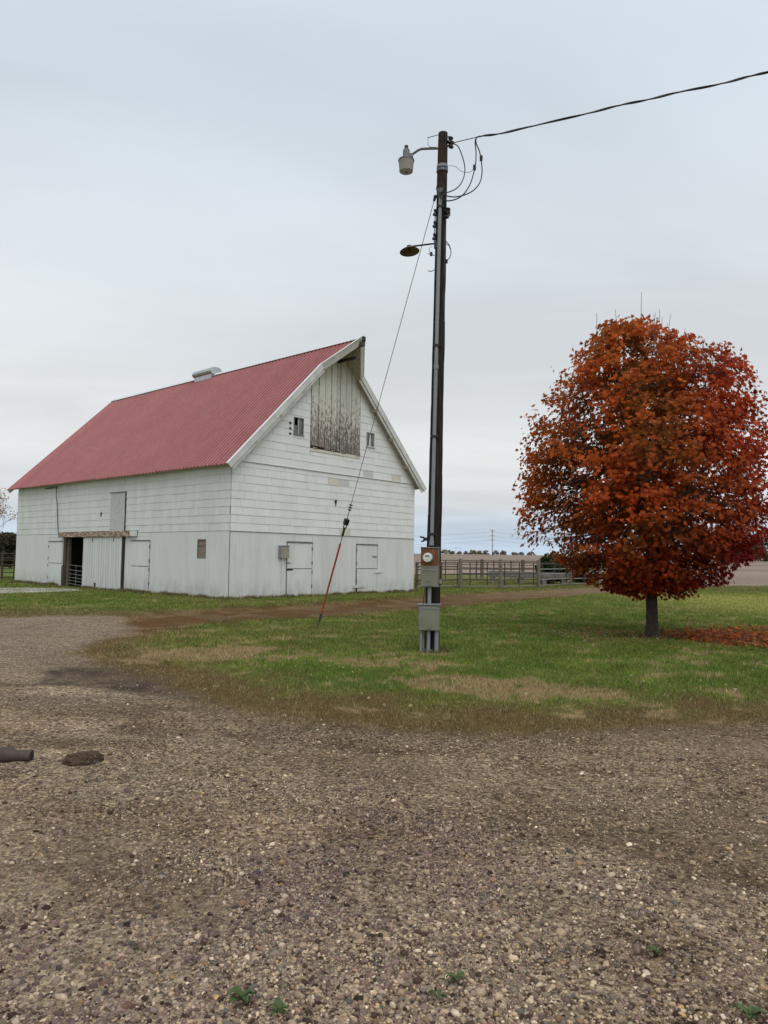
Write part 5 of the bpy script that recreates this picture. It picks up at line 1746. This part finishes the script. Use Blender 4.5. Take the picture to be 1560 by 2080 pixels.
for i in range(NC):
    c_ = np.array((CX[i], CYY[i], CZ[i]))
    dd = np.linalg.norm(LP - c_ + np.array((0, 0, 0.25)), axis=1)
    b_ = LP[np.argmin(dd)]
    mid = (b_ + c_) / 2 + rt_.normal(0, 0.05, 3) + np.array((0, 0, 0.05))
    tw.tube([b_, mid, c_], [0.008, 0.006, 0.003], 3, cap=False)
tag(tw.build('twigs', 'bark', maple), kind='stuff')
# bare leader shoots standing out of the crown top
for px, py, qx, qy in ((1303, 605, 1301, 648), (1328, 650, 1330, 690), (1345, 655, 1343, 700), (1356, 668, 1350, 712), (1340, 640, 1339, 690), (1362, 650, 1356, 700), (1391, 678, 1389, 712), (1212, 648, 1211, 690), (1432, 700, 1405, 740), (1334, 658, 1338, 695), (1320, 648, 1322, 690), (1250, 640, 1252, 670)):
    a_, b_ = at(qx, qy + 30, TY - 0.2), at(px, py - 12, TY - 0.2)
    MB().tube([a_, a_.lerp(b_, 0.5) + Vector((rt_.normal(0, 0.02), 0, 0)), b_], [0.008, 0.006, 0.004], 4).build('bare_shoot', 'bark_grey', maple)

PER = 38
n = NC * PER
ci = np.repeat(np.arange(NC), PER)
lp = np.stack([CX, CYY, CZ], -1)[ci] + rt_.normal(0, 1, (n, 3)) * np.where(spr[ci], 0.75, 1.0)[:, None] * np.array((0.14, 0.14, 0.09))
# stray sprays sticking out of the outline
ex, er = env(lp[:, 2])
dist = np.hypot(lp[:, 0] - ex, lp[:, 1] - TY) / reach(lp[:, 2], np.arctan2(lp[:, 1] - TY, lp[:, 0] - ex))
keep = (dist < np.where(spr[ci], 1.14, 1.05)) & (lp[:, 2] < OZ[-1] + 0.02) & (lp[:, 2] > 0.55) & ~(open_[ci] & (rt_.random(n) < 0.85)) & ~(spr[ci] & (rt_.random(n) < 0.5))
lp, ci, dist = lp[keep], ci[keep], dist[keep]
n = len(lp)
out = np.stack([lp[:, 0] - np.interp(lp[:, 2], OZ, OX), lp[:, 1] - TY, np.full(n, 0.0)], -1)
out /= np.linalg.norm(out, axis=1)[:, None] + 1e-6
nor = out * 0.85 + np.array((0, 0, 0.50)) + rt_.normal(0, 0.5, (n, 3))
nor[:, 2] = np.abs(nor[:, 2])
rot = rot_from(nor, rt_.normal(0, 0.6, n))
sz = rt_.uniform(0.062, 0.116, n)
u_ = (lp[:, 0] - TREE.x) / 2.4                    # -1 orange side, +1 crimson side
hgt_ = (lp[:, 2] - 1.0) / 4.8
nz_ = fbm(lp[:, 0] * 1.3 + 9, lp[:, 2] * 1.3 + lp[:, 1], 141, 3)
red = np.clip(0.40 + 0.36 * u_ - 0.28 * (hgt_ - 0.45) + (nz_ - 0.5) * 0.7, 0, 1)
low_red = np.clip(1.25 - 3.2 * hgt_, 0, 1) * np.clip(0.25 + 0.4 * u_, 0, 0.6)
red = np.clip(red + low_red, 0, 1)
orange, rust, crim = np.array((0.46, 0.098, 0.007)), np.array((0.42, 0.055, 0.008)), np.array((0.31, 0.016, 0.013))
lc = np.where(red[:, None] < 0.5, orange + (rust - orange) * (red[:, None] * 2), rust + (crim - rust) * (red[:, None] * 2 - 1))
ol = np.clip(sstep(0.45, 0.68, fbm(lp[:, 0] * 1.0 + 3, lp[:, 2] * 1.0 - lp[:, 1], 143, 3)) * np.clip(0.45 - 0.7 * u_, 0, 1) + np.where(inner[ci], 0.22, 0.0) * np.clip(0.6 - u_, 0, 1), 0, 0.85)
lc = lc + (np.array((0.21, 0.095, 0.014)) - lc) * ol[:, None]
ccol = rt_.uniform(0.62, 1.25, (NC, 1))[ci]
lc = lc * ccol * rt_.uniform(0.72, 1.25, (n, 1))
# the 300 leaves that show largest: outermost on the camera's side
front = -lp[:, 1] + 0.4 * (dist > 0.85) + rt_.random(n) * 0.6
pick = np.argsort(-front)[:300]
rest = np.ones(n, bool); rest[pick] = False
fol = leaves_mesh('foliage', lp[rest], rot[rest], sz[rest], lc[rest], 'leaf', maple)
tag(fol, kind='stuff')
shared = []
for k in range(10):
    j = pick[k * 30:(k + 1) * 30]
    me_o = leaves_mesh('leaf', np.zeros((1, 3)), np.eye(3)[None], np.ones(1), lc[j].mean(0)[None])
    shared.append(me_o.data)
    bpy.data.objects.remove(me_o)
for k, i in enumerate(pick):
    o = bpy.data.objects.new('leaf', shared[k // 30])
    COL.objects.link(o); o.parent = maple
    M = Matrix([list(rot[i][r_]) + [0] for r_ in range(3)] + [[0, 0, 0, 1]])
    o.matrix_local = Matrix.Translation(Vector(lp[i]) - TREE) @ M @ Matrix.Scale(float(sz[i]), 4)


# ------------------------------------------------------------------ other plants
def leaf_cloud(name, parent, centers, radii, n_each, size, cols, seed, mat='far_leaf', squash=0.8):
    r_ = np.random.default_rng(seed)
    P, C_ = [], []
    for (c_, rd) in zip(centers, radii):
        d = r_.normal(0, 1, (n_each, 3)); d /= np.linalg.norm(d, axis=1)[:, None]
        d *= (r_.random((n_each, 1)) ** 0.45) * rd
        d[:, 2] *= squash
        P.append(np.array(c_) + d)
        col = np.array(cols[r_.integers(0, len(cols))])
        C_.append(col * r_.uniform(0.65, 1.3, (n_each, 1)))
    P = np.concatenate(P); C_ = np.concatenate(C_)
    n = len(P)
    rot = rand_rot(n)
    quad = np.array([(-0.5, -0.3, 0), (0.5, -0.35, 0.1), (0.45, 0.4, 0), (-0.4, 0.35, 0.1)])
    V_ = np.einsum('nij,kj->nki', rot, quad) * (size * r_.uniform(0.6, 1.3, (n, 1, 1))) + P[:, None]
    F_ = np.arange(4 * n).reshape(-1, 4)
    o = npmesh(name, V_.reshape(-1, 3), F_, mat, np.repeat(C_, 4, 0), parent)
    return tag(o, kind='stuff')


def bush(name, p, h, wd, label, cat, cols, seed, size=0.25, nb=14, n_each=110, group=None):
    t_ = thing(name, p, label, cat, group)
    r_ = np.random.default_rng(seed)
    cs_, rs_ = [], []
    for k in range(nb):
        a = r_.uniform(0, 6.283); q_ = r_.random() ** 0.5
        zc_ = r_.uniform(0.10, 0.80) * h
        sh = max(0.0, math.sin(min(1, zc_ / h * 0.75 + 0.30) * math.pi)) ** 0.6
        cs_.append((p.x + wd / 2 * 0.75 * q_ * math.cos(a) * sh, p.y + wd / 2 * 0.6 * q_ * math.sin(a) * sh, p.z + zc_))
        rs_.append(min(h, wd) * r_.uniform(0.17, 0.27))
    leaf_cloud('crown', t_, cs_, rs_, n_each, size, cols, seed)
    st = MB()
    for k in range(4):
        st.tube([p + Vector((r_.uniform(-.1, .1) * wd, 0, -0.2)), p + Vector((r_.uniform(-.3, .3) * wd, 0, h * 0.6))], [0.012 * h, 0.005 * h], 4)
    st.build('trunk', 'bark', t_)
    return t_


OLIVE = [(0.30, 0.265, 0.165), (0.34, 0.29, 0.18), (0.26, 0.245, 0.155)]
GREYB = [(0.29, 0.27, 0.225), (0.26, 0.25, 0.215), (0.32, 0.29, 0.235)]
FARS = [(877, 24, 1112, OLIVE, 'olive tree clump on the horizon half hidden by the meter box'), (905, 26, 1114, OLIVE, 'olive tree on the horizon just right of the pole'),
        (919, 10, 1118, GREYB, 'tiny round grey tree right of the olive one on the horizon'), (932, 13, 1118.5, GREYB, 'low grey tree on the horizon above the first corral post'),
        (947, 10, 1118, GREYB, 'small grey bush on the horizon above the first corral panel'), (960, 19, 1114.5, OLIVE, 'broad olive tree on the horizon left of the power pylon'),
        (974, 13, 1117, OLIVE, 'smaller olive tree just right of the broad olive one'), (987, 16, 1116, GREYB, 'grey tree on the horizon directly left of the pylon'),
        (1006, 15, 1116, GREYB, 'grey tree on the horizon directly right of the pylon'), (1021, 16, 1116.5, GREYB, 'wide grey tree second to the right of the pylon'),
        (1046, 11, 1118.5, GREYB, 'small round grey tree right of a gap in the horizon trees'), (1059, 12, 1120, GREYB, 'very low grey tree at the maple edge on the horizon'),
        (1078, 16, 1119, GREYB, 'grey tree on the horizon behind the left edge of the maple')]
for i, (px, wpx, yt, cols, lab) in enumerate(FARS):
    Yd = 600 + (i * 37) % 60
    p = at(px, 1122, Yd); p.z = hgt1(p.x, p.y) - 0.3
    h = max(2.5, 0.85 * (at(px, yt, Yd).z - p.z))
    bush('distant_tree', p, h, 1.25 * wpx * Yd / F, lab, 'tree', cols, 300 + i, size=1.0, nb=18, n_each=40, group='trees along the far horizon')
for i, (px, wpx, yt, Yd, lab) in enumerate(((1455, 70, 1098, 250, 'dark hedge tree at the field edge behind the maple foliage'), (1500, 60, 1092, 255, 'green brown tree at the field edge right of the maple trunk'),
                                            (1545, 62, 1086, 248, 'taller green brown tree at the right edge beyond the field'), (1600, 70, 1090, 250, 'green tree mostly cut by the right edge of the picture'))):
    p = at(px, 1135, Yd); p.z = hgt1(p.x, p.y) - 0.3
    h = at(px, yt, Yd).z - p.z
    bush('field_edge_tree', p, h, wpx * Yd / F, lab, 'tree', [(0.09, 0.11, 0.04), (0.15, 0.125, 0.045), (0.17, 0.10, 0.05), (0.075, 0.09, 0.035)], 340 + i, size=0.6, nb=22, n_each=110, group='trees at the right field edge')
p = at(1497, 1144, 120); p.z = hgt1(p.x, p.y)
bush('field_bush', p, 0.7, 0.6, 'single tiny dark bush alone in the bare field', 'bush', [(0.05, 0.05, 0.035)], 350, 0.1, 6, 40)
p = Vector((at(1118, 1190, 46).x, 46, 0))
bush('green_bush', p, 2.1, 2.6, 'dark green leafy bush behind the corral panels beside the maple', 'bush', [(0.04, 0.07, 0.02), (0.055, 0.095, 0.028), (0.03, 0.05, 0.018)], 360, 0.16, 22, 200)
p = Vector((at(1180, 1190, 49).x, 49, 0))
bush('green_bush', p, 1.5, 2.2, 'lower dark bush behind the corral under the maple', 'bush', [(0.035, 0.055, 0.02), (0.05, 0.07, 0.025)], 361, 0.16, 14, 160)
# left of the barn
for i, (px, Y_, h, wd, lab) in enumerate(((-14, 72, 4.6, 3.6, 'dark evergreen bush at the left edge behind the gate'), (26, 66, 3.9, 2.6, 'dark evergreen bush against the far left corner of the barn'), (10, 80, 4.2, 3.4, 'dim evergreen bush between two others left of the barn'))):
    p = Vector((at(px, 1120, Y_).x, Y_, -0.1))
    bush('evergreen_bush', p, h, wd, lab, 'bush', [(0.036, 0.042, 0.024), (0.05, 0.052, 0.03), (0.075, 0.06, 0.035)], 370 + i, 0.22, 24, 130)


def bare_tree(name, p, h, label, seed, spread=0.5, leaf=None, lean=Vector((0, 0, 1)), mat='bark_grey', r0=None, depth=5):
    t_ = thing(name, p, label, 'tree')
    r_ = random.Random(seed)
    tr, br = MB(), MB()
    tips = []

    def grow(q_, d, ln, rad, dep):
        pts, rs = [q_], [rad]
        for k in range(4):
            d = (d + Vector((r_.gauss(0, .12), r_.gauss(0, .12), r_.gauss(0.05, .08)))).normalized()
            pts.append(pts[-1] + d * ln / 4); rs.append(rad * (1 - 0.11 * (k + 1)))
        (tr if dep == depth else br).tube(pts, rs, 7 if dep > 3 else 4, cap=False)
        if dep == 0:
            tips.append(pts[-1]); return
        for k in range(3 if dep > 1 else 4):
            j = r_.randint(2, 4)
            nd = (d + Vector((r_.gauss(0, spread), r_.gauss(0, spread), r_.gauss(0.12, spread * .6)))).normalized()
            grow(pts[j], nd, ln * r_.uniform(0.58, 0.82), rs[j] * 0.62, dep - 1)
    grow(Vector(p), lean, h * 0.30, r0 or h * 0.02, depth)
    tr.build('trunk', mat, t_, smooth=True)
    tag(br.build('branches', mat, t_), kind='stuff')
    if leaf:
        k_ = [tuple(x) for x in tips if r_.random() < 0.5]
        leaf_cloud('foliage', t_, k_, [0.5] * len(k_), 6, 0.11, leaf, seed)
    return t_


bare_tree('bare_tree', Vector((at(-8, 1120, 62).x, 62, -0.1)), 8.6, 'thin bare tree with a few orange leaves beyond the left end of the barn', 11, 0.55, [(0.46, 0.33, 0.22), (0.42, 0.29, 0.20)])
bare_tree('bare_tree', Vector((at(1655, 1180, 22).x, 22, -0.1)), 5.4, 'bare branched tree at the right edge, mostly outside the picture', 15, 0.75, None, Vector((-0.25, 0, 1)), r0=0.07)
bare_tree('leafless_shrub', Vector((at(1047, 1165, 56).x, 56, 0)), 2.7, 'tall leafless shrub standing behind the corral left of the maple', 17, 0.35, None, depth=3, r0=0.02)
bare_tree('leafless_shrub', Vector((at(922, 1165, 60).x, 60, 0)), 2.5, 'thin leafless weed shrub behind the corral near the pole', 18, 0.35, None, depth=3, r0=0.02)
bare_tree('leafless_shrub', Vector((at(966, 1165, 60).x, 60, 0)), 2.0, 'short leafless weed shrub behind the first corral panel', 19, 0.35, None, depth=3, r0=0.018)

# ------------------------------------------------------------------ power line far off
YT = 420
bp = at(1000, 1123, YT); bp.z = hgt1(bp.x, bp.y)
pt = thing('power_pylon', bp, 'tall thin transmission pole with three crossarms far out in the field', 'power pole')
tz = at(999.5, 1076, YT).z
MB().tube([bp - Vector((0, 0, 1)), Vector((bp.x, bp.y, tz))], [0.24, 0.16], 8).build('shaft', 'bark_grey', pt, smooth=True)
arms = []
for py, hw in ((1077, 1.6), (1079.5, 1.1), (1088, 1.75), (1096.5, 1.45)):
    z_ = at(1000, py, YT).z
    arms.append((z_, hw))
    MB().box((bp.x - hw, bp.y - 0.1, z_ - 0.08), (bp.x + hw, bp.y + 0.1, z_ + 0.08)).build('crossarm', 'bark_grey', pt)
for (z_, hw), lab in zip(arms[1:], ('upper', 'middle', 'lower')):
    mb = MB()
    for sd_ in (-1, 1):
        for dirx in (-1, 1):
            pts = []
            for k in range(13):
                s_ = k / 12
                pts.append(Vector((bp.x + sd_ * hw + dirx * 170 * s_, bp.y + 12 * s_ * dirx, z_ - 4 * 4.2 * s_ * (1 - s_) - 0.3)))
            mb.tube(pts, 0.022, 4)
    tag(mb.build('power_line', 'steel_wire'), lab + ' pair of faint power wires strung from the far pylon', 'power line', 'wires of the far power line')
for px, lab in ((926, 'tiny faint power pole on the horizon, farther from the pylon'), (935, 'tiny faint power pole on the horizon, nearer to the pylon')):
    b_ = at(px, 1122, 640); b_.z = hgt1(b_.x, b_.y)
    q_ = thing('far_power_pole', b_, lab, 'power pole', 'tiny power poles on the horizon')
    z_ = at(px, 1112.5, 640).z
    MB().tube([b_, Vector((b_.x, b_.y, z_))], 0.08, 5).build('shaft', 'bark_grey', q_)
    MB().box((b_.x - 1.3, b_.y - .1, z_ - 0.25), (b_.x + 1.3, b_.y + .1, z_ - 0.05)).build('crossarm', 'bark_grey', q_)

# ------------------------------------------------------------------ foreground bits
e1, e0 = gnd(57, 1553), gnd(-5, 1557)
ax_ = Vector((1.0, 0.06, 0)).normalized()
E1 = Vector((e1.x - 0.0, e1.y + 0.05, 0.052))
rp = thing('rusty_pipe', (E1.x - 0.6, E1.y, 0), 'rusty brown pipe end lying on the gravel at the left edge', 'pipe')
pp = [(1.9, 0.058), (0.36, 0.058), (0.19, 0.057), (0.15, 0.054), (0.132, 0.045), (0.10, 0.042), (0.06, 0.044), (0.012, 0.043), (0.0, 0.039)]
MB().tube([E1 - ax_ * d_ + Vector((0, 0, 0.008 * (d_ > 0.14))) for d_, _r in pp], [r_ for _d, r_ in pp], 18).build('barrel', 'pipe_rust', rp, smooth=True)
MB().tube([E1 + ax_ * 0.001, E1 + ax_ * 0.004], [0.034, 0.032], 16).build('mouth', 'black_rubber', rp)
MB().tube([E1 - ax_ * 0.008, E1 + ax_ * 0.0], [0.0445, 0.0435], 18).build('rim', 'pipe_rust', rp, smooth=True)
cl = gnd(168, 1549)
ct = thing('dirt_clod', (cl.x, cl.y, 0), 'flat dark clod of mud and dry grass on the gravel near the rusty pipe', 'clod')
rc = np.random.default_rng(55)
cv, cfz = [], []
bmc = bmesh.new()
bmesh.ops.create_icosphere(bmc, subdivisions=4, radius=1)
for v_ in bmc.verts:
    c3 = v_.co
    nzv = float(fbm(np.array([c3.x * 3 + 7]), np.array([c3.y * 3 + c3.z * 2]), 151)[0])
    n2v = float(fbm(np.array([c3.x * 11 + 7]), np.array([c3.y * 11 + c3.z * 9]), 152)[0])
    k_ = 0.62 + 0.55 * nzv + 0.25 * n2v
    v_.co = Vector((cl.x + c3.x * 0.135 * k_, cl.y + c3.y * 0.105 * k_ + c3.x * 0.03, max(-0.03, 0.018 + c3.z * 0.062 * k_)))
me = bpy.data.meshes.new('lump'); bmc.to_mesh(me); bmc.free()
for v_ in me.vertices: v_.co = WM[ct.name].inverted() @ v_.co
me.materials.append(MAT['mud'])
o = bpy.data.objects.new('lump', me); COL.objects.link(o); o.parent = ct
mb = MB()
for k in range(150):
    a, q_ = rc.uniform(0, 6.283), rc.random() ** 0.5
    p_ = Vector((cl.x + 0.14 * q_ * math.cos(a), cl.y + 0.10 * q_ * math.sin(a), 0.02 + 0.055 * (1 - q_)))
    d_ = Vector((rc.normal(0, 1), rc.normal(0, 1), rc.normal(0, .35))).normalized() * rc.uniform(0.012, 0.035)
    mb.tube([p_ - d_, p_ + d_], 0.0016, 3)
tag(mb.build('dry_grass', 'bunk_wood', ct), kind='stuff')
mb = MB()
for k in range(9):
    a, q_ = rc.uniform(0, 6.283), rc.random() ** 0.5
    p_ = Vector((cl.x + 0.13 * q_ * math.cos(a), cl.y - 0.03 + 0.09 * q_ * math.sin(a), 0.045))
    d_ = Vector((rc.normal(0, 1), rc.normal(0, 1), rc.normal(0, .4))).normalized() * 0.03
    mb.tube([p_ - d_, p_ + d_], 0.0018, 3)
tag(mb.build('straw_stem', 'straw', ct), kind='stuff')

simple('weed_green', (0.07, 0.105, 0.035), 0.6, 0.3, 30)
WEEDS = [(492, 2038, 0.085, 'largest leafy green weed growing in the gravel at the bottom'), (566, 2066, 0.06, 'green weed at the very bottom edge, right of the largest weed'),
         (926, 1988, 0.06, 'small green weed in the gravel, upper one of two near the bottom middle'), (890, 2026, 0.05, 'small green weed in the gravel, lower one of two near the bottom middle'),
         (1330, 1936, 0.06, 'grey green weed among pebbles on the right side of the gravel'), (1522, 2066, 0.075, 'green weed in the bottom right corner of the gravel')]
for i, (px, py, rad_, lab) in enumerate(WEEDS):
    p = gnd(px, py + 6)
    p.z = hgt1(p.x, p.y)
    rad_ *= 0.68
    t_ = thing('weed', p, lab, 'weed', 'weeds growing in the gravel')
    r_ = random.Random(400 + i)
    for k in range(9 if rad_ > 0.038 else 6):
        a = k * 2.4 + r_.uniform(-.4, .4)
        ln_ = rad_ * r_.uniform(0.6, 1.1)
        mb = MB()
        d_ = Vector((math.cos(a), math.sin(a), 0)); s_ = Vector((-math.sin(a), math.cos(a), 0))
        wv_ = ln_ * 0.26
        up = r_.uniform(0.25, 0.8)
        cn = [p + d_ * ln_ * f_ + Vector((0, 0, 0.012 + ln_ * up * math.sin(f_ * 2.4))) for f_ in (0.08, 0.35, 0.65, 1.0)]
        wq = (0.15, 1.0, 0.9, 0.05)
        vs = []
        for c_, q_ in zip(cn, wq):
            vs += [c_ - s_ * wv_ * q_ + Vector((0, 0, 0.006)), c_, c_ + s_ * wv_ * q_ + Vector((0, 0, 0.006))]
        mb.add(vs, [(3 * r + c, 3 * r + c + 1, 3 * r + c + 4, 3 * r + c + 3) for r in range(3) for c in range(2)])
        mb.build('leaf', 'weed_green', t_)
